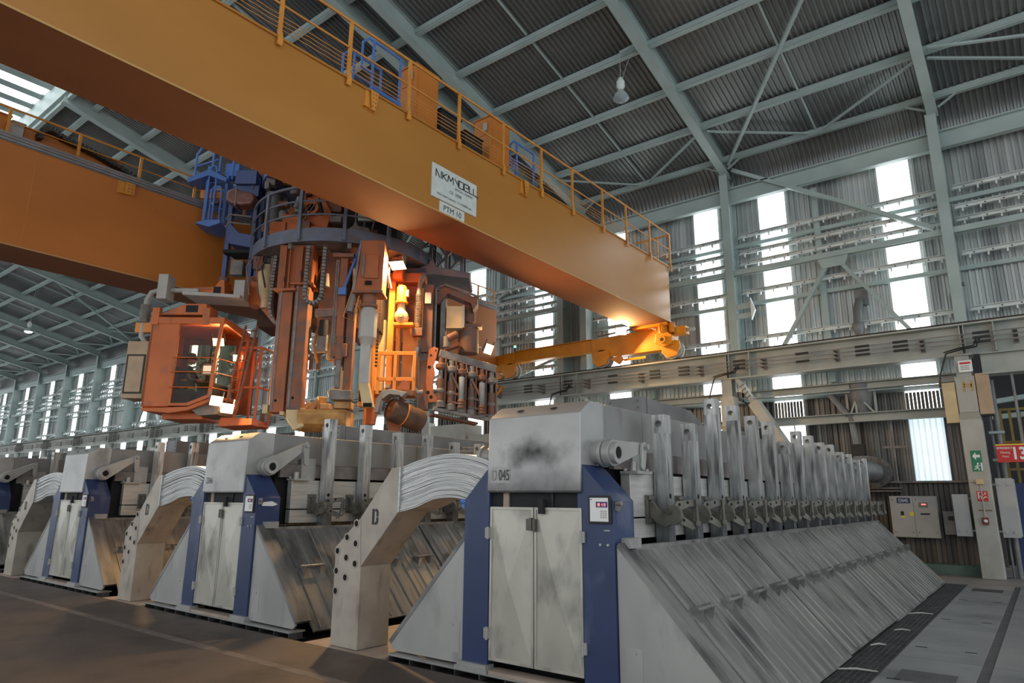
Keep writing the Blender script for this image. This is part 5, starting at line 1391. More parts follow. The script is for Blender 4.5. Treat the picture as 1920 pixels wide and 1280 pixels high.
for i in range(6):
    u = 2.52 + 0.225 * i; w = 0.88 - 0.085 * i; dz = -0.05 * i
    cylT(MB(), (u, w, 3.82 + dz), (u, w, 4.30 + dz), 0.085, n=14).build('cylinder', GRIPM, gr)
    cylT(MB(), (u, w, 4.30 + dz), (u, w, 4.5 + dz), 0.05, n=12).build('cylinder_rod', DUST, gr)
    MB().lathe([(0.088, 4.0 + dz), (0.1, 4.02 + dz), (0.1, 4.06 + dz), (0.088, 4.08 + dz)], TU(u, w, 0), n=14).build('collar', DUST, gr)
    MB().lathe([(0.07, 4.5 + dz), (0.125, 4.54 + dz), (0.125, 4.62 + dz), (0.07, 4.66 + dz), (0.06, 4.78 + dz)], TU(u, w, 0), n=14).build('cap', DUST if i % 2 else GRIPM, gr)
    MB().lathe([(0.10, 3.66 + dz), (0.11, 3.78 + dz), (0.06, 3.84 + dz)], TU(u, w, 0), n=12).build('clevis', DUST, gr)
    T().box(u + 0.09, u + 0.125, w - 0.3, w + 0.02, 3.66 + dz, 4.80 + dz).build('rib_plate', GRIPM, gr)
    if i in (2, 4):
        cylT(MB(), (u + 0.02, w + 0.12, 3.95 + dz), (u + 0.02, w + 0.12, 4.45 + dz), 0.07, n=16).build('silver_sleeve', ROD, gr)
        MB().lathe([(0.085, 3.75 + dz), (0.09, 3.78 + dz), (0.075, 3.81 + dz), (0.09, 3.84 + dz), (0.075, 3.87 + dz), (0.09, 3.9 + dz), (0.07, 3.95 + dz)], TU(u + 0.02, w + 0.12, 0), n=16).build('spring_cup', GRIPM, gr)
    if i in (1, 3):
        T().beam((u + 0.02, w + 0.06, 4.45 + dz), (u + 0.2, w + 0.02, 4.1 + dz), 0.05, 0.05).beam((u - 0.06, w + 0.08, 4.05 + dz), (u + 0.22, w + 0.02, 4.0 + dz), 0.05, 0.05).beam((u - 0.06, w + 0.08, 3.85 + dz), (u + 0.22, w + 0.02, 3.8 + dz), 0.05, 0.05).build('link_frame', GRIPM, gr)
T().beam((2.38, 0.95, 3.62), (3.74, 0.45, 3.42), 0.1, 0.09).build('bottom_tube', DUST, gr, bevel=0.02)
T().beam((2.45, 0.85, 3.72), (2.95, 0.65, 3.63), 0.12, 0.05).beam((3.0, 0.65, 3.62), (3.6, 0.45, 3.53), 0.12, 0.05).build('bottom_shoe', DUST, gr, bevel=0.01)
T().beam((2.3, 0.7, 3.52), (3.3, 0.3, 3.36), 0.3, 0.05).build('base_plate', GRIPM, gr)
sh = tthing('corrugated_hose', 'grey corrugated air hose hanging beside the rod gripper', 'hose', 1.95, 1.0, 4.0)
mb = MB()
for i in range(24):
    z = 6.2 - i * 0.032
    MBp = TU(1.98, 1.0, z)
    mb.lathe([(0.075, 0), (0.09, 0.008), (0.075, 0.018)], MBp, (0, 0, 1), 12)
mb.build('bellows', DUST, sh)
T().box(1.86, 2.10, 0.9, 1.1, 5.24, 5.42).build('clamp_block', RUSTO, sh, bevel=0.01)
T().prism([(1.86, 5.24), (2.25, 5.24), (2.25, 4.9), (2.12, 4.55), (1.96, 4.9)], 'y', 0.7, 0.8).build('bracket', DUST, sh)
tubeT(MB(), [(1.98, 0.95, 5.0), (1.94, 0.98, 4.7), (1.92, 1.0, 4.35), (1.94, 1.0, 4.1), (2.02, 0.98, 3.98), (2.14, 0.95, 4.0)], 0.045, 8).build('tail_hose', GREY, sh)
tubeT(MB(), [(1.98, 1.0, 6.2), (2.0, 1.0, 6.5), (2.05, 0.9, 6.75)], 0.06, 8).build('head_hose', DUST, sh)
T().box(2.12, 2.26, 0.92, 1.0, 6.02, 6.28).build('small_box', GREY, sh)

# ------------------------------------------------------------------ operator cab
cb = tthing('operator_cab', 'orange glazed operator cab hanging left of the tool machine', 'crane cab', -3.1, 0.5, 3.4)
FW = 1.2
out = [(-3.92, 3.58), (-2.92, 3.64), (-2.46, 3.82), (-2.33, 5.57), (-3.92, 5.57)]
T().box(-3.92, -3.34, FW - 0.05, FW, 3.60, 5.57).build('blind_panel', ORANGE, cb, bevel=0.008)
T().box(-3.92, -3.88, -0.3, FW, 3.58, 5.57).build('outer_wall', ORANGE, cb)
T().prism([(-3.95, 5.45), (-2.30, 5.45), (-2.30, 5.6), (-3.95, 5.6)], 'y', -0.3, FW + 0.02).build('roof', ORANGE, cb, bevel=0.01)
T().prism([(-3.92, 3.56), (-2.92, 3.60), (-2.42, 3.80), (-2.40, 3.72), (-2.9, 3.52), (-3.3, 3.46), (-3.9, 3.50)], 'y', -0.3, FW).build('floor_pan', ORANGE, cb, bevel=0.008)
T().box(-3.6, -2.7, 0.0, 0.9, 3.36, 3.5).build('under_tray', ORANGE, cb, bevel=0.01)
T().beam((-3.32, FW - 0.02, 3.62), (-3.32, FW - 0.02, 5.5), 0.05, 0.05).build('window_post', ORANGE, cb)
T().beam((-2.36, FW - 0.02, 5.5), (-2.475, FW - 0.02, 3.82), 0.06, 0.07).build('window_post', ORANGE, cb)
T().beam((-2.92, FW - 0.02, 3.65), (-2.47, FW - 0.02, 3.84), 0.06, 0.07).build('window_post', ORANGE, cb)
T().beam((-3.32, FW - 0.02, 3.645), (-2.92, FW - 0.02, 3.65), 0.06, 0.06).build('window_post', ORANGE, cb)
T().prism([(-3.30, 3.68), (-2.93, 3.68), (-2.49, 3.87), (-2.385, 5.46), (-3.30, 5.46)], 'y', FW - 0.03, FW - 0.02).build('front_glass', GLASS, cb)
for z in (4.02, 4.36, 4.68):
    tubeT(MB(), [(-3.36, FW + 0.03, z), (-2.46 + (z - 4.0) * 0.06, FW + 0.03, z)], 0.013, 6).build('guard_rail', ORANGE, cb)
    tubeT(MB(), [(-2.46 + (z - 4.0) * 0.06, FW + 0.02, z), (-2.2, 0.5, z)], 0.012, 6).build('guard_rail', ORANGE, cb)
mb = T().add([(-2.44, FW, 3.86), (-2.18, 0.45, 3.9), (-2.05, 0.45, 5.2), (-2.33, FW, 5.5)], [(0, 1, 2, 3)])
mb.build('side_glass', GLASS, cb)
T().beam((-2.33, FW, 5.52), (-2.02, 0.42, 5.25), 0.06, 0.07).beam((-2.05, 0.45, 5.25), (-2.2, 0.45, 3.8), 0.05, 0.05).beam((-2.46, FW, 3.82), (-2.16, 0.42, 3.82), 0.06, 0.06).build('side_frame', ORANGE, cb)
T().prism([(-2.9, 3.56), (-2.44, 3.78), (-2.2, 3.72), (-2.3, 3.45), (-2.7, 3.42)], 'y', 0.3, FW - 0.1).build('lower_window_bay', DUST, cb)
T().box(-2.6, -2.1, -0.3, -0.26, 3.6, 5.5).build('rear_panel', RUSTO, cb)
T().box(-3.88, -3.75, -0.3, -0.26, 3.6, 5.5).box(-3.75, -2.6, -0.3, -0.26, 3.6, 3.9).box(-3.75, -2.6, -0.3, -0.26, 5.3, 5.5).build('rear_panel', RUSTO, cb)
T().box(-3.22, -3.18, -0.28, -0.25, 3.9, 5.3).build('rear_mullion', RUSTO, cb)
T().box(-3.75, -3.22, -0.285, -0.275, 3.9, 5.3).box(-3.18, -2.6, -0.285, -0.275, 3.9, 5.3).build('rear_glass', GLASS, cb)
for u in (-3.85, -2.72):
    mb = T().box(u - 0.08, u + 0.08, FW - 0.1, FW + 0.03, 5.42, 5.82)
    h = mb.build('hanger_plate', ORANGE, cb, bevel=0.006)
T().prism([(-3.8, 5.66), (-3.2, 5.92), (-2.75, 5.92), (-2.72, 5.66)], 'y', 0.6, FW).build('roof_frame', ORANGE, cb, bevel=0.01)
T().box(-3.2, -2.93, FW, FW + 0.005, 5.72, 5.88).build('frame_opening', DARK, cb)
T().prism([(-3.3, 6.12), (-2.0, 6.05), (-2.0, 6.12), (-3.3, 6.2)], 'y', 0.5, FW + 0.05).build('walk_grating', GREY, cb)
T().prism([(-3.25, 6.2), (-2.75, 6.32), (-2.6, 6.55), (-2.5, 6.55), (-2.45, 6.15), (-3.25, 6.18)], 'y', 0.6, 1.0).build('upper_frame', ORANGE, cb, bevel=0.01)
T().prism([(-3.6, 6.3), (-2.6, 6.4), (-2.6, 6.52), (-3.3, 6.5), (-3.6, 6.48)], 'y', 0.2, 0.6).build('upper_beam', ORANGE, cb)
T().box(-2.72, -2.56, 1.0, 1.01, 6.22, 6.38).build('frame_opening', DARK, cb)
T().prism([(-2.05, 6.05), (-1.80, 6.05), (-1.45, 5.65), (-1.45, 5.75), (-1.75, 6.2), (-1.8, 6.75), (-2.0, 6.75)], 'y', 0.3, 0.7).build('side_bracket', ORANGE, cb, bevel=0.01)
T().box(-3.88, -3.66, 0.9, 1.25, 6.02, 6.6).build('lamp_box', GREY, cb, bevel=0.008)
T().box(-2.22, -1.98, 0.8, 1.1, 6.06, 6.52).build('relay_box', GREY, cb, bevel=0.008)
tubeT(MB(), [(-3.05, 1.0, 6.28), (-3.9, 1.05, 6.28), (-4.1, 1.05, 6.22), (-4.18, 1.05, 6.05), (-4.2, 1.05, 5.5), (-4.2, 1.05, 5.2), (-4.12, 1.0, 5.05), (-3.9, 0.95, 5.0)], 0.06, 12).build('vent_pipe', GREY, cb)
cylT(MB(), (-4.19, 1.05, 5.5), (-4.18, 1.05, 5.92), 0.11, n=16).build('silencer', DUST, cb)
T().box(-4.34, -3.9, 0.9, 1.1, 5.28, 5.5).build('pipe_bracket', AMBER, cb)
ac = T().box(-4.42, -3.96, 0.6, 1.15, 3.78, 5.06).build('air_conditioner', TAN, cb, bevel=0.01)
T().box(-4.36, -4.02, 1.15, 1.165, 3.92, 4.72).build('filter_door', TAN, ac, bevel=0.006)
T().box(-4.40, -3.98, 1.15, 1.155, 3.88, 4.76).build('door_gap', BLACK, ac)
T().box(-3.97, -3.95, 0.6, 1.13, 3.75, 5.0).build('side_shadow_gap', DARK, ac)
# seat, console and screen inside
st = tthing('driver_chair', 'dark operator chair inside the glazed cab', 'chair', -3.35, 0.35, 3.62)
T().box(-3.6, -3.15, 0.1, 0.6, 3.62, 3.95).build('base', BLACK, st)
T().box(-3.62, -3.5, 0.1, 0.6, 3.95, 4.6).build('backrest', BLACK, st, bevel=0.03)
T().box(-2.9, -2.55, 0.1, 0.9, 3.66, 4.2).build('console', DARK, st, bevel=0.02)
scn = tthing('operator_screen', 'small white lit screen inside the cab before the driver', 'screen', -2.85, 0.5, 4.2)
T().box(-3.02, -2.78, 0.45, 0.5, 4.42, 4.68).build('casing', GREY, scn)
T().box(-2.99, -2.81, 0.5, 0.504, 4.46, 4.64).build('screen', glow('screen_white', (1, 0.95, 0.85, 1), 1.0), scn)
T().beam((-2.9, 0.48, 4.2), (-2.9, 0.48, 4.42), 0.04, 0.04).build('stand', DARK, scn)
# basket and ladder hung at the cab's inner side
bs = tthing('access_basket', 'narrow orange mesh access basket with ladder beside the cab', 'ladder cage', -1.9, 0.3, 3.25)
for (u, w) in ((-2.2, 0.45), (-1.72, 0.45), (-2.1, -0.1), (-1.62, -0.1)):
    T().beam((u, w, 3.25), (u + 0.02, w, 5.1), 0.05, 0.05).build('upright', ORANGE, bs)
for z in (3.3, 4.15, 5.08):
    T().beam((-2.2, 0.45, z), (-1.7, 0.45, z), 0.045, 0.045).beam((-1.7, 0.45, z), (-1.6, -0.1, z), 0.045, 0.045).build('hoop', ORANGE, bs)
T().prism([(-2.42, 3.22), (-1.66, 3.26), (-1.66, 3.40), (-2.36, 3.42)], 'y', -0.2, 0.75).build('floor_pan', ORANGE, bs, bevel=0.008)
T().beam((-1.9, 0.45, 4.15), (-1.72, 0.45, 5.0), 0.035, 0.035).build('stay', ORANGE, bs)
mb = T()
for i in range(7):
    mb.box(-1.70 + 0.012 * i, -1.695 + 0.012 * i, -0.1 + 0.075 * i, -0.09 + 0.075 * i, 3.4, 5.05)
mb.build('mesh_wires', RUSTO, bs)['kind'] = 'stuff'
for s in (0.0, 0.26):
    T().beam((-2.10 + s - 0.2, 0.75, 3.5), (-1.82 + s - 0.2, 0.7, 5.55), 0.035, 0.06).build('ladder_rail', RUSTO, bs)
for i in range(9):
    t = 0.04 + i / 9
    tubeT(MB(), [(-2.30 + 0.28 * t, 0.75, 3.5 + 2.05 * t), (-2.04 + 0.28 * t, 0.75, 3.5 + 2.05 * t)], 0.015, 6).build('rung', RUSTO, bs)
# blue hanging frame, blanket roll and upper ladder
bf = tthing('blue_hanger_frame', 'tall blue steel frame carrying the cab under the trolley', 'hanger frame', -2.4, 0.6, 6.6)
for u in (-2.68, -2.08, -1.92):
    T().box(u - 0.05, u + 0.05, 0.55, 0.7, 6.6, 8.7).build('post', FRAMEB, bf, bevel=0.005)
for u in (-2.68, -2.05):
    MB().lathe([(0.05, 6.74), (0.12, 6.72), (0.12, 6.66), (0.06, 6.5)], TU(u, 0.62, 0), n=12).build('flange', RUSTO, bf)
T().prism([(-2.52, 7.95), (-2.56, 7.5), (-2.48, 7.45), (-1.93, 7.35), (-1.93, 7.66), (-2.3, 7.72)], 'y', 0.5, 0.95).build('platform_tub', FRAMEB, bf, bevel=0.008)
T().box(-2.66, -1.9, 0.45, 0.9, 7.25, 7.33).build('tub_floor', DARK, bf)
T().box(-2.62, -2.0, 0.4, 0.8, 8.72, 9.0).build('cross_beam', FRAMEB, bf, bevel=0.008)
for z in (8.18, 7.98):
    tubeT(MB(), [(-2.66, 0.9, z - 0.1), (-2.55, 0.95, z), (-2.05, 0.95, z - 0.05)], 0.02, 6).build('hoop_rail', DUST, bf)
T().beam((-2.3, 0.6, 7.0), (-2.6, 0.6, 7.25), 0.05, 0.05).build('stay', DUST, bf)
T().box(-2.48, -2.2, 0.6, 0.8, 6.75, 7.1).build('louvre_box', DUST, bf)
cylT(MB(), (-2.15, 0.8, 8.9), (-2.1, 0.8, 9.6), 0.03, n=8).build('spindle', DUST, bf)
MB().lathe([(0.14, -0.05), (0.14, 0.05), (0.05, 0.06), (0, 0.06)], TU(-2.12, 0.85, 9.5), VV, 16).build('pulley', DUST, bf)
bl = tthing('wrapped_bundle', 'brown plastic wrapped bundle tied to the blue hanger frame', 'bundle', -2.3, 0.8, 8.4)
T().prism([(-2.64, 8.74), (-2.5, 8.80), (-2.2, 8.72), (-2.0, 8.68), (-1.95, 8.55), (-2.02, 8.38), (-2.3, 8.36), (-2.5, 8.40), (-2.66, 8.48)], 'y', 0.75, 1.1).build('roll', mat('brown_plastic', S(128, 84, 74), S(104, 66, 58), 5, rough=0.3, bump=0.6, bscale=9), bl, bevel=0.07)
T().box(-2.42, -2.39, 0.74, 1.11, 8.35, 8.78).build('strap', DUST, bl)
ul = tthing('blue_access_ladder', 'blue caged access ladder and railed landing over the rear girder', 'ladder', -3.4, 0.3, 8.0)
T().prism([(-3.9, 9.35), (-3.4, 9.58), (-2.95, 9.35), (-2.95, 9.25), (-3.4, 9.42), (-3.9, 9.22)], 'y', -0.1, 0.5).build('landing', CBLUE, ul)
for (u, z0, z1) in ((-3.84, 9.4, 10.1), (-3.42, 9.5, 10.4), (-3.24, 9.6, 10.1), (-2.9, 9.4, 10.3)):
    tubeT(MB(), [(u, 0.3, z0), (u, 0.3, z1), (u + 0.12, 0.3, z1 + 0.2), (u + 0.5, 0.3, z1 + 0.35)], 0.03, 8).build('rail_hoop', CBLUE, ul)
tubeT(MB(), [(-3.84, 0.3, 9.75), (-3.3, 0.3, 9.95)], 0.02, 6).build('knee_rail', CBLUE, ul)
for (u, w) in ((-3.48, 0.3), (-3.0, 0.3)):
    T().box(u - 0.035, u + 0.035, w - 0.05, w + 0.05, 8.2, 9.75 if u < -3.2 else 9.5).build('stile', CBLUE, ul)
for (a, b, z0, z1) in ((-3.4, -3.22, 8.25, 9.6), (-3.3, -3.05, 8.25, 9.05)):
    tubeT(MB(), [(a, 0.45, z0), (a, 0.45, z1), (a + 0.08, 0.45, z1 + 0.1), (b - 0.04, 0.45, z1 + 0.08), (b, 0.45, z1 - 0.05), (b, 0.45, z0)], 0.026, 8).build('cage_hoop', CBLUE, ul)
for i in range(6):
    z = 8.35 + 0.24 * i
    tubeT(MB(), [(-3.48, 0.3, z), (-3.0, 0.3, z + 0.03)], 0.016, 6).build('rung', CBLUE, ul)
T().prism([(-3.56, 8.12), (-3.3, 8.2), (-2.96, 8.2), (-2.94, 8.12), (-3.2, 8.02)], 'y', -0.1, 0.6).build('bottom_tray', CBLUE, ul)
T().box(-3.1, -2.75, 0.0, 0.3, 9.5, 9.85).build('motor_cover', CBLUE, ul, bevel=0.02)
for a in range(3):
    T().box(-3.75 + 0.2 * a, -3.62 + 0.2 * a, -0.2, 0.1, 9.0, 9.22).build('valve_block', AMBER, ul)

# ------------------------------------------------------------------ person in the cab
def skin_body(name, joints, edges, radii, m, parent, levels=2):
    me = bpy.data.meshes.new(name)
    off = wloc(parent)
    me.from_pydata([tuple(Vector(TU(*j)) - off) for j in joints], edges, [])
    o = bpy.data.objects.new(name, me)
    col.objects.link(o); o.parent = parent
    sk = o.modifiers.new('skin', 'SKIN')
    for i, r in enumerate(radii):
        r = r if isinstance(r, tuple) else (r, r)
        me.skin_vertices[0].data[i].radius = r
    me.skin_vertices[0].data[0].use_root = True
    sb = o.modifiers.new('smooth', 'SUBSURF'); sb.levels = levels; sb.render_levels = levels
    me.materials.append(m)
    for p in me.polygons: p.use_smooth = True
    return o
pe = tthing('person', 'seated person in dark work jacket with yellow stripes inside the cab', 'person', -3.35, 0.4, 3.95)
JK = mat('dark_jacket', S(44, 46, 54), S(34, 36, 42), 4, rough=0.8)
SKN = mat('skin', S(150, 104, 80), rough=0.6)
J = [(-3.38, 0.36, 4.02), (-3.39, 0.36, 4.22), (-3.38, 0.37, 4.42), (-3.36, 0.38, 4.55), (-3.35, 0.39, 4.66),
     (-3.36, 0.55, 4.50), (-3.22, 0.62, 4.28), (-3.02, 0.60, 4.26), (-3.36, 0.20, 4.50), (-3.22, 0.14, 4.28), (-3.02, 0.18, 4.26),
     (-3.30, 0.47, 3.98), (-3.00, 0.48, 3.97), (-2.98, 0.48, 3.70), (-3.30, 0.25, 3.98), (-3.00, 0.24, 3.97), (-2.98, 0.24, 3.70)]
E_ = [(0, 1), (1, 2), (2, 3), (3, 4), (2, 5), (5, 6), (6, 7), (2, 8), (8, 9), (9, 10), (0, 11), (11, 12), (12, 13), (0, 14), (14, 15), (15, 16)]
skin_body('body', J, E_, [0.15, 0.14, 0.15, 0.09, 0.06, 0.07, 0.055, 0.045, 0.07, 0.055, 0.045, 0.09, 0.07, 0.055, 0.09, 0.07, 0.055], JK, pe)
hd = skin_body('head', [(-3.345, 0.39, 4.68), (-3.33, 0.39, 4.78), (-3.335, 0.39, 4.87)], [(0, 1), (1, 2)], [0.075, 0.10, 0.085], SKN, pe)
MB().lathe([(0.118, -0.02), (0.112, 0.06), (0.08, 0.12), (0.0, 0.145)], TU(-3.34, 0.39, 4.82), (0, 0, 1), 16).build('hard_hat', JK, pe)
tubeT(MB(), [(-3.24, 0.39, 4.80), (-3.21, 0.39, 4.77)], 0.015, 6).build('nose', SKN, hd)
for w in (0.35, 0.43):
    MB().lathe([(0.012, 0), (0, 0.008)], TU(-3.235, w, 4.81), UU, 8).build('eye', HOLE, hd)
for w in (0.285, 0.495):
    MB().lathe([(0.0, -0.03), (0.02, -0.02), (0.022, 0.02), (0.0, 0.03)], TU(-3.34, w, 4.78), (0, 0, 1), 8).build('ear', SKN, hd)
for s in (0.62, 0.17):
    tubeT(MB(), [(-3.03, s, 4.26), (-2.95, s, 4.255)], [0.035, 0.03], 8).build('palm', SKN, pe)
    for f in range(4):
        tubeT(MB(), [(-2.955, s - 0.027 + 0.018 * f, 4.26), (-2.915 + 0.006 * (f in (1, 2)), s - 0.027 + 0.018 * f, 4.25), (-2.905 + 0.008 * (f in (1, 2)), s - 0.027 + 0.018 * f, 4.22)], 0.008, 6).build('finger', SKN, pe)
    tubeT(MB(), [(-3.0, s + 0.03, 4.265), (-2.965, s + 0.05, 4.27), (-2.94, s + 0.045, 4.255)], 0.009, 6).build('thumb', SKN, pe)
YS = glow('reflective_yellow', (0.8, 0.8, 0.1, 1), 0.0); YS.node_tree.nodes['Principled BSDF'].inputs['Base Color'].default_value = S(214, 206, 60)
for z, r in ((4.30, 0.165), (4.12, 0.165)):
    MB().lathe([(r, -0.015), (r + 0.004, 0), (r, 0.015)], TU(-3.385, 0.365, z), (0, 0, 1), 20).build('reflective_stripe', YS, pe)
# ------------------------------------------------------------------ flood lamps and hall lamps
def flood(label, loc, d, power, size=0.3, pole=None, spot=False):
    f = thing('flood_lamp', label, 'lamp', loc, 'flood lamps on the crane')
    d = Vector(d).normalized()
    p = Vector(loc)
    u = d.cross(Vector((0, 0, 1)) if abs(d.z) < 0.9 else Vector((0, 1, 0))).normalized()
    v = d.cross(u)
    def rect(o, a, b): return [o + u * a + v * b, o - u * a + v * b, o - u * a - v * b, o + u * a - v * b]
    a, b = size / 2, size * 0.36
    A = rect(p - d * 0.12, a * 0.6, b * 0.6); B = rect(p, a, b)
    MB().add(A + B, [(0, 1, 2, 3), (0, 4, 5, 1), (1, 5, 6, 2), (2, 6, 7, 3), (3, 7, 4, 0)]).build('housing', DUST, f)
    MB().add(rect(p - d * 0.006, a * 0.94, b * 0.94), [(0, 1, 2, 3)]).build('lens', LAMPW, f)
    MB().beam(p + u * a - d * 0.04, p + u * a - d * 0.04 - v * (b + 0.1), 0.02, 0.03).beam(p - u * a - d * 0.04, p - u * a - d * 0.04 - v * (b + 0.1), 0.02, 0.03).build('yoke', DUST, f)
    l = bpy.data.lights.new('lamp_light', 'SPOT' if spot else 'AREA')
    l.energy = power
    l.color = (1.0, 0.60, 0.25)
    if spot:
        l.spot_size = 2.6; l.spot_blend = 0.5; l.shadow_soft_size = 0.1
    else:
        l.shape = 'RECTANGLE'; l.size = size * 0.9; l.size_y = size * 0.65; l.spread = 3.0
    lo = bpy.data.objects.new('lamp_light', l)
    col.objects.link(lo)
    lo.parent = f
    lo.location = d * 0.02
    lo.rotation_euler = d.to_track_quat('-Z', 'Y').to_euler()
    if pole:
        MB().beam(p - d * 0.1, pole, 0.05, 0.05).build('arm', DUST, f)
    return f
flood('warm flood lamp under the round platform above the amber mast', TU(1.55, 1.5, 6.74), (0.22, -0.5, -1.0), 320, 0.36)
flood('upper of the two warm flood lamps under the cab', TU(-2.27, 1.25, 3.72), (0.86, 0.05, -0.22), 100, 0.30)
flood('lower of the two warm flood lamps under the cab', TU(-2.02, 1.22, 3.56), (0.86, 0.1, -0.22), 100, 0.30)
flood('warm flood lamp behind the rod gripper near the yellow carriage', TU(3.52, -1.0, 5.4), (0.8, 0.1, -0.35), 200, 0.36, TU(3.1, -0.2, 5.3))
flood('dazzling warm flood lamp under the girder end above the carriage', (-10.2, 18.8, 7.0), (0.55, -0.75, -0.6), 260, 0.36, (-10.2, 19.2, 7.05))
flood('warm lamp added near the cab ceiling to imitate a lamp reflection in the glass', TU(-2.62, 0.7, 5.15), (0.6, -0.7, -0.5), 25, 0.26)  # added emitter standing in for a lamp's reflection in the cab window
flood('warm lamp added at the inner edge of the cab glazing to imitate a reflection', TU(-2.28, 0.35, 4.85), (0.7, -0.6, -0.4), 25, 0.22)  # second added emitter, again in place of a reflection on the glass
# unseen sides of the machine carry the same lamps, facing the cells below
def hall_lamp(label, x, y, z, top, lit):
    h = thing('hall_lamp', label, 'lamp', (x, y, z), 'bell lamps under the roof')
    MB().cyl((x, y, z + 0.62), (x, y, top), 0.008, n=6).build('chain', STEEL, h)
    MB().lathe([(0.0, 0.66), (0.07, 0.62), (0.08, 0.56), (0.11, 0.52), (0.11, 0.36), (0.07, 0.30), (0.06, 0.26)], (x, y, z), n=20).build('gear_case', STEELL, h)
    MB().lathe([(0.06, 0.27), (0.10, 0.22), (0.17, 0.12), (0.21, 0.02), (0.215, 0.0), (0.20, 0.0), (0.165, 0.11), (0.09, 0.21)], (x, y, z), n=28).build('bell_shade', mat('bell_grey', S(176, 188, 188), S(160, 172, 172), 4, rough=0.35) if 'bell_grey' not in bpy.data.materials else bpy.data.materials['bell_grey'], h)
    MB().lathe([(0.21, 0.0), (0.16, -0.05), (0.08, -0.08), (0.0, -0.085)], (x, y, z), n=24).build('lens', LAMPG if lit else mat('lens_grey', S(150, 165, 170), rough=0.3), h)
    MB().beam((x, y, top), (x + 0.65, y, top + 0.05), 0.04, 0.05).build('bracket', STEEL, h)
    MB().tube([(x + 0.06, y, z + 0.6), (x + 0.2, y, z + 0.95), (x + 0.45, y, top)], 0.006, 5).build('flex', STEEL, h)
    return h
hall_lamp('unlit grey bell lamp hanging under the roof above the girder end', -7.62, 14.45, 12.17, zr(14.45) + 0.25, False)
hall_lamp('lit greenish bell lamp far down the hall left of the cab', -46.9, 13.0, 11.25, zr(13.0) + 0.33, True)

# ------------------------------------------------------------------ the cabinets, signs and post fittings by the exit
dc = thing('electrical_cabinet', 'double door grey electrical cabinet with blue D045 plate on the back wall', 'cabinet', (-2.74, 20.25, 0.81))
MB().box(-3.27, -2.22, 20.12, 20.36, 0.82, 1.84).build('body', CAB, dc, bevel=0.006)
for a, b in ((-3.26, -2.745), (-2.735, -2.23)):
    d_ = MB().box(a, b, 20.105, 20.12, 0.83, 1.83).build('door', CAB, dc, bevel=0.004)
    for (x, z) in ((a + 0.06, 0.95), (b - 0.06, 0.95), (a + 0.06, 1.75)):
        MB().cyl((x, 20.105, z), (x, 20.09, z), 0.012, n=8).build('lock', BLACK, d_)
pl = MB().box(-3.10, -2.80, 20.10, 20.105, 1.66, 1.80).build('number_plate', NAVY, dc)
text('D045', 0.12, SIGNW, 'lettering', pl, (-2.95, 20.099, 1.687), (1, 0, 0), (0, 0, 1), 0.8)
MB().box(-3.04, -2.97, 20.10, 20.105, 1.36, 1.46).build('warning_label', BLACK, dc)
MB().box(-3.04, -2.95, 20.10, 20.105, 1.30, 1.35).build('yellow_label', YS, dc)
MB().box(-2.84, -2.75, 20.10, 20.105, 1.35, 1.45).build('yellow_label', YS, dc)
m_ = MB().box(-2.62, -2.42, 20.095, 20.105, 1.56, 1.68).build('meter', DUST, dc)
MB().box(-2.56, -2.46, 20.09, 20.095, 1.62, 1.65).build('red_readout', LED, m_)
MB().box(-2.6, -2.4, 20.10, 20.105, 1.38, 1.42).build('dark_slot', BLACK, dc)
sb = thing('switch_box', 'small dark grey switch box beside the leaning grey cover box', 'switch box', (-1.98, 20.2, 0.95))
MB().box(-2.12, -1.82, 20.05, 20.32, 0.92, 1.48).build('body', PIPEM, sb, bevel=0.006)
MB().box(-2.02, -1.9, 20.03, 20.05, 1.26, 1.36).build('switch', BLACK, sb)
gb_ = thing('grey_post_box', 'tall grey box with four round fixings left of the exit sign post', 'cabinet', (-1.65, 19.45, 0.9), 'grey boxes either side of the exit post')
MB().box(-1.82, -1.50, 19.38, 19.56, 0.92, 1.88).build('body', CAB, gb_, bevel=0.006)
for x in (-1.74, -1.58):
    MB().lathe([(0.03, 0), (0.03, 0.02), (0, 0.025)], (x, 19.38, 1.04), (0, -1, 0), 12).build('fixing', GREY, gb_)
for z in (1.05, 1.78):
    MB().box(-1.52, -1.40, 19.46, 19.5, z - 0.02, z + 0.02).build('stand_off', STEEL, gb_)
gc = thing('grey_post_box', 'tall grey box with open side flap right of the exit sign post', 'cabinet', (-0.72, 19.45, 0.9), 'grey boxes either side of the exit post')
MB().box(-0.93, -0.60, 19.38, 19.56, 0.92, 2.24).build('body', CAB, gc, bevel=0.006)
MB().box(-0.60, -0.575, 19.40, 19.75, 0.95, 2.22).build('flap', CAB, gc)
for x in (-0.86, -0.70):
    for z in (1.04, 2.1):
        MB().lathe([(0.03, 0), (0.03, 0.02), (0, 0.025)], (x, 19.38, z), (0, -1, 0), 12).build('fixing', GREY, gc)
for z in (1.05, 2.1):
    MB().box(-1.02, -0.9, 19.46, 19.5, z - 0.02, z + 0.02).build('stand_off', STEEL, gc)
for i, (xa, xb, za, lab) in enumerate(((-1.70, -1.435, 3.55, 'left'), (-1.005, -0.74, 3.72, 'right'))):
    t_ = thing('heater_box', 'tan sheet metal box high on the exit post, %s' % ('hung lower, hopper side', 'hung higher, red sign side')[i], 'box', ((xa + xb) / 2, 19.5, za), 'tan boxes on the exit post')
    MB().box(xa, xb, 19.30, 19.62, za, za + 0.98).build('casing', CREAM if i == 0 else TAN, t_, bevel=0.006)
    MB().box(xa + 0.02, xb - 0.02, 19.34, 19.6, za - 0.03, za).build('base', BLACK, t_)
    MB().box(xb - 0.012, xb + 0.004, 19.36, 19.62, za, za + 0.98).build('edge', STEEL, t_)
PXc = -1.22
YP = 19.278
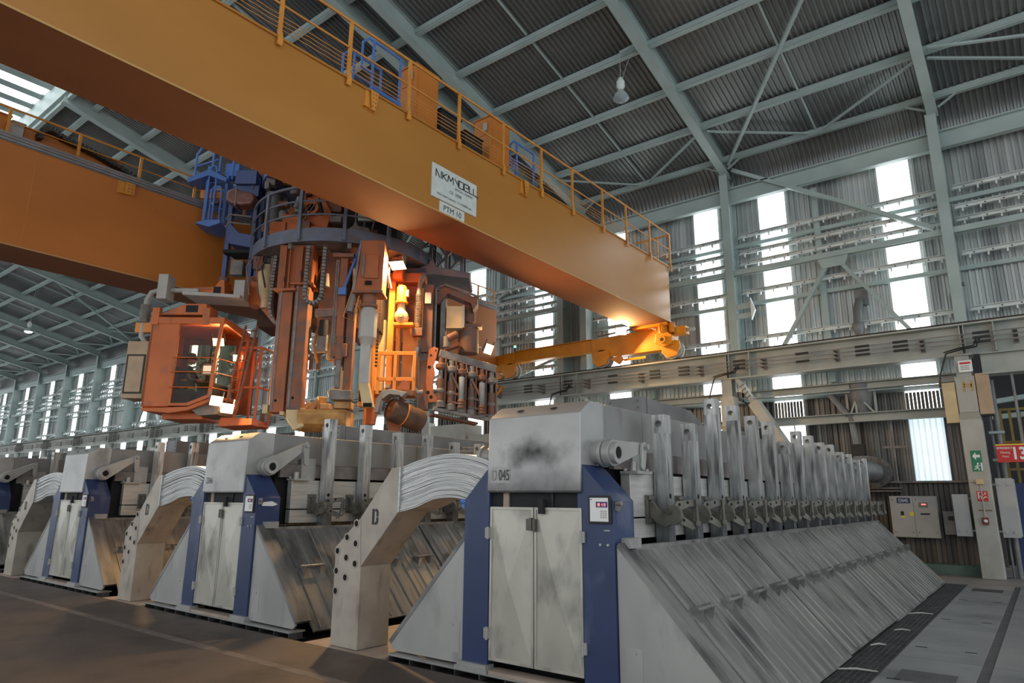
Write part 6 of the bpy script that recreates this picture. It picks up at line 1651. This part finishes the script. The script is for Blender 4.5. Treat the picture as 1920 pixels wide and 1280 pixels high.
gs = thing('exit_sign', 'green emergency exit sign with arrow and running figure on the post', 'sign', (PXc, YP, 2.40))
MB().box(-1.32, -1.11, YP - 0.006, YP, 2.40, 2.88).build('panel', GREEN, gs)
Y0 = YP - 0.0065
MB().prism([(-1.29, 2.75), (-1.22, 2.84), (-1.22, 2.78), (-1.14, 2.78), (-1.14, 2.72), (-1.22, 2.72), (-1.22, 2.66)], 'y', Y0 - 0.001, Y0).build('arrow', SIGNW, gs)
fg = MB().box(-1.145, -1.115, Y0 - 0.001, Y0, 2.41, 2.60)
fg.prism([(-1.20 + 0.022 * math.cos(t), 2.575 + 0.022 * math.sin(t)) for t in [2 * math.pi * k / 10 for k in range(10)]], 'y', Y0 - 0.001, Y0)
for a, b, w in (((-1.205, 2.55), (-1.225, 2.49), 0.035), ((-1.21, 2.54), (-1.17, 2.52), 0.015), ((-1.17, 2.52), (-1.155, 2.54), 0.013), ((-1.215, 2.54), (-1.25, 2.52), 0.015), ((-1.25, 2.52), (-1.26, 2.49), 0.013),
                ((-1.222, 2.49), (-1.19, 2.46), 0.02), ((-1.19, 2.46), (-1.195, 2.42), 0.016), ((-1.225, 2.49), (-1.25, 2.455), 0.02), ((-1.25, 2.455), (-1.29, 2.45), 0.016)):
    fg.beam((a[0], Y0 - 0.0005, a[1]), (b[0], Y0 - 0.0005, b[1]), w, 0.001, (0, 1, 0))
fg.build('running_figure', SIGNW, gs)
fs_ = thing('fire_phone_sign', 'red safety sign with white call symbol low on the exit post', 'sign', (PXc, YP, 1.72))
MB().box(-1.31, -1.10, YP - 0.006, YP, 1.72, 1.95).build('panel', RED, fs_)
gl = MB()
for a, b, w in (((-1.28, 1.77), (-1.28, 1.92), 0.02), ((-1.28, 1.92), (-1.24, 1.92), 0.02), ((-1.28, 1.85), (-1.23, 1.82), 0.02), ((-1.23, 1.82), (-1.23, 1.77), 0.02),
                ((-1.17, 1.90), (-1.13, 1.92), 0.014), ((-1.19, 1.86), (-1.13, 1.89), 0.012), ((-1.19, 1.78), (-1.15, 1.83), 0.016), ((-1.15, 1.83), (-1.12, 1.80), 0.014)):
    gl.beam((a[0], Y0 - 0.0005, a[1]), (b[0], Y0 - 0.0005, b[1]), w, 0.001, (0, 1, 0))
gl.build('call_symbol', SIGNW, fs_)
tm = thing('tape_mark', 'letter shaped tan tape mark near the top of the exit post', 'tape mark', (PXc - 0.06, YP, 4.28))
mk = MB()
for a, b, w in (((-1.255, 4.30), (-1.255, 4.53), 0.05), ((-1.09, 4.32), (-1.09, 4.54), 0.05), ((-1.25, 4.46), (-1.09, 4.44), 0.035), ((-1.25, 4.40), (-1.09, 4.40), 0.03)):
    mk.beam((a[0], YP + 0.02, a[1]), (b[0], YP + 0.02, b[1]), w, 0.003, (0, 1, 0))
mk.box(-1.285, -1.225, YP + 0.018, YP + 0.021, 4.28, 4.31).box(-1.12, -1.06, YP + 0.018, YP + 0.021, 4.29, 4.32)
mk.build('strips', mat('tan_tape', S(176, 140, 72)), tm)
wl = thing('warning_notice', 'small white notice with red heading above the exit post', 'notice', (-1.15, 19.2, 4.72))
MB().box(-1.30, -1.02, 19.20, 19.206, 4.74, 5.02).build('panel', SIGNW, wl)
MB().box(-1.27, -1.05, 19.198, 19.2, 4.93, 4.98).build('red_bar', RED, wl)
for z in (4.80, 4.84, 4.88):
    MB().box(-1.26, -1.08, 19.198, 19.2, z, z + 0.012).build('text_line', INK, wl)
jb = thing('call_point', 'cream junction box with conduit down to a red call point', 'call point', (-1.20, 19.24, 1.2))
MB().box(-1.29, -1.14, 19.2, 19.278, 2.10, 2.22).build('junction_box', CREAM, jb, bevel=0.008)
MB().cyl((-1.21, 19.25, 1.36), (-1.21, 19.25, 2.1), 0.012, n=8).build('conduit', GREY, jb)
MB().cyl((-1.40, 19.25, 2.16), (-1.29, 19.25, 2.16), 0.012, n=8).build('side_conduit', GREY, jb)
MB().box(-1.27, -1.15, 19.2, 19.278, 1.20, 1.36).build('red_box', mat('dull_red', S(120, 50, 44)), jb, bevel=0.01)
MB().lathe([(0.04, 0), (0.03, 0.03), (0, 0.035)], (-1.21, 19.2, 1.28), (0, -1, 0), 12).build('push_button', SIGNW, jb)
MB().box(-1.32, -1.06, 19.27, 19.279, 1.50, 1.53).build('tape_strip', mat('tape_brown', S(120, 96, 66)), jb)
es = thing('meeting_point_sign', 'red emergency meeting point 13 sign at the picture edge', 'sign', (-0.2, 19.3, 2.6))
MB().box(-0.82, 0.42, 19.40, 19.42, 2.60, 3.02).build('panel', RED, es)
MB().box(-0.82, 0.42, 19.398, 19.40, 2.985, 3.01).build('yellow_edge', YS, es)
text('EMERGENCY', 0.066, SIGNW, 'lettering', es, (-0.655, 19.397, 2.90), (1, 0, 0), (0, 0, 1), 0.8, bold=0.02)
text('Meeting', 0.07, SIGNW, 'lettering', es, (-0.655, 19.397, 2.80), (1, 0, 0), (0, 0, 1), 0.8)
text('Point', 0.07, SIGNW, 'lettering', es, (-0.655, 19.397, 2.71), (1, 0, 0), (0, 0, 1), 0.8)
text('13', 0.38, SIGNW, 'lettering', es, (-0.40, 19.397, 2.67), (1, 0, 0), (0, 0, 1), 0.78, bold=0.03)
MB().cyl((-0.3, 19.46, 2.7), (-0.3, 19.46, 4.7), 0.03, n=8).cyl((0.3, 19.46, 2.7), (0.3, 19.46, 4.7), 0.03, n=8).build('hanger', PIPEM, es)
nb = thing('blue_container', 'dark blue steel container behind the right grey post box', 'container', (0.3, 21.2, 0))
MB().box(-0.72, 1.5, 20.4, 21.8, 0.02, 2.15).build('body', NAVY, nb, bevel=0.01)
MB().tube([(-0.5, 20.36, 1.0), (-0.46, 20.33, 0.8), (-0.5, 20.36, 0.6)], 0.02, 6).build('door_bar', GREY, nb)
CAGEY = mat('shaded_cage_yellow', S(132, 108, 44), S(110, 90, 38), 3)  # dull dark yellow, the shade on the cage is put into the colour
yr = thing('yellow_cage', 'yellow barred cage behind the red meeting point sign', 'cage', (0.3, 22.0, 0))
for i in range(7):
    MB().box(-0.75 + 0.2 * i, -0.69 + 0.2 * i, 21.9, 21.96, 0, 4.1).build('bar', CAGEY, yr)
for z in (2.5, 3.2, 4.05):
    MB().box(-0.8, 0.7, 21.88, 21.9, z, z + 0.06).build('rail', CAGEY, yr)
dp = thing('down_pipes', 'pair of grey vertical pipes right behind the exit post', 'pipes', (-0.85, 19.9, 0))
for x, r in ((-0.86, 0.03), (-0.74, 0.06)):
    MB().cyl((x, 19.95, 0), (x, 19.95, 4.6), r, n=12).build('pipe', PIPEM, dp)
for z in (2.65, 3.3):
    MB().box(-0.93, -0.62, 19.84, 20.05, z, z + 0.06).build('clip', STEEL, dp)
for i, (x0, y0, x1, y1) in enumerate(((-2.0, 8.05, -1.62, 8.2), (-1.95, 9.6, -1.8, 9.75), (-1.9, 10.9, -1.72, 11.0), (-1.98, 12.6, -1.66, 12.8))):
    xm_, ym_ = (x0 + x1) / 2, (y0 + y1) / 2
    sc_ = MB().tube([(x0, y0, 0.004), (xm_, ym_ + 0.02, 0.016), (x1, y1, 0.005)], [0.008, 0.012, 0.007], 6)
    solo(sc_, 'plastic_scrap', GREY, 'pale plastic scrap on the floor grating, %s from the front' % ORD[i], 'scrap', (xm_, ym_, 0.0), 'white scraps on the floor grating')
# beyond the wall opening at the right: dark gallery with sloping trusses
gal = MB().box(-4, 9, 24.0, 24.1, -0.3, 8.5).box(-4, 9, 21.0, 24.0, 8.4, 8.5).build('wall_far', DARK)
tag(gal, 'dark wall of the gallery seen through the opening at the right', 'wall', kind='structure')
for a, b in (((-0.9, 6.9), (4, 8.9)), ((-0.9, 6.5), (4, 8.4)), ((-0.6, 6.2), (4, 7.9)), ((-0.8, 5.4), (4, 5.9)), ((-0.9, 4.3), (4, 4.9)), ((-0.9, 3.9), (4, 4.2))):
    MB().beam((a[0], 22.0, a[1]), (b[0], 22.0, b[1]), 0.16, 0.12).build('sloping_truss', STEEL, gal)
for x in (0.1, 0.9):
    MB().box(x - 0.05, x + 0.05, 21.95, 22.05, 4.3, 7.4).build('truss_post', RUNWAY, gal)
for i in range(8):
    t = math.pi * i / 7
fr = MB().tube([(-1.0 + 0.0 + 0.32 * math.cos(math.pi * (0.5 + i / 10)), 20.7, 7.0 + 0.32 * math.sin(math.pi * (0.5 + i / 10))) for i in range(6)] + [(-1.32, 20.7, 6.4)], 0.05, 8)
fr.build('curved_duct', PIPEM, gal)
pb = thing('concrete_plinth', 'pale concrete plinth box behind the second cell below the gripper', 'plinth', (-16.5, 17.6, 3.1))
MB().box(-17.4, -15.7, 17.5, 18.4, 2.2, 4.25).build('block', CONCP, pb, bevel=0.02)
MB().box(-15.7, -14.2, 17.6, 18.4, 2.2, 3.85).build('lower_block', CONCP, pb, bevel=0.02)
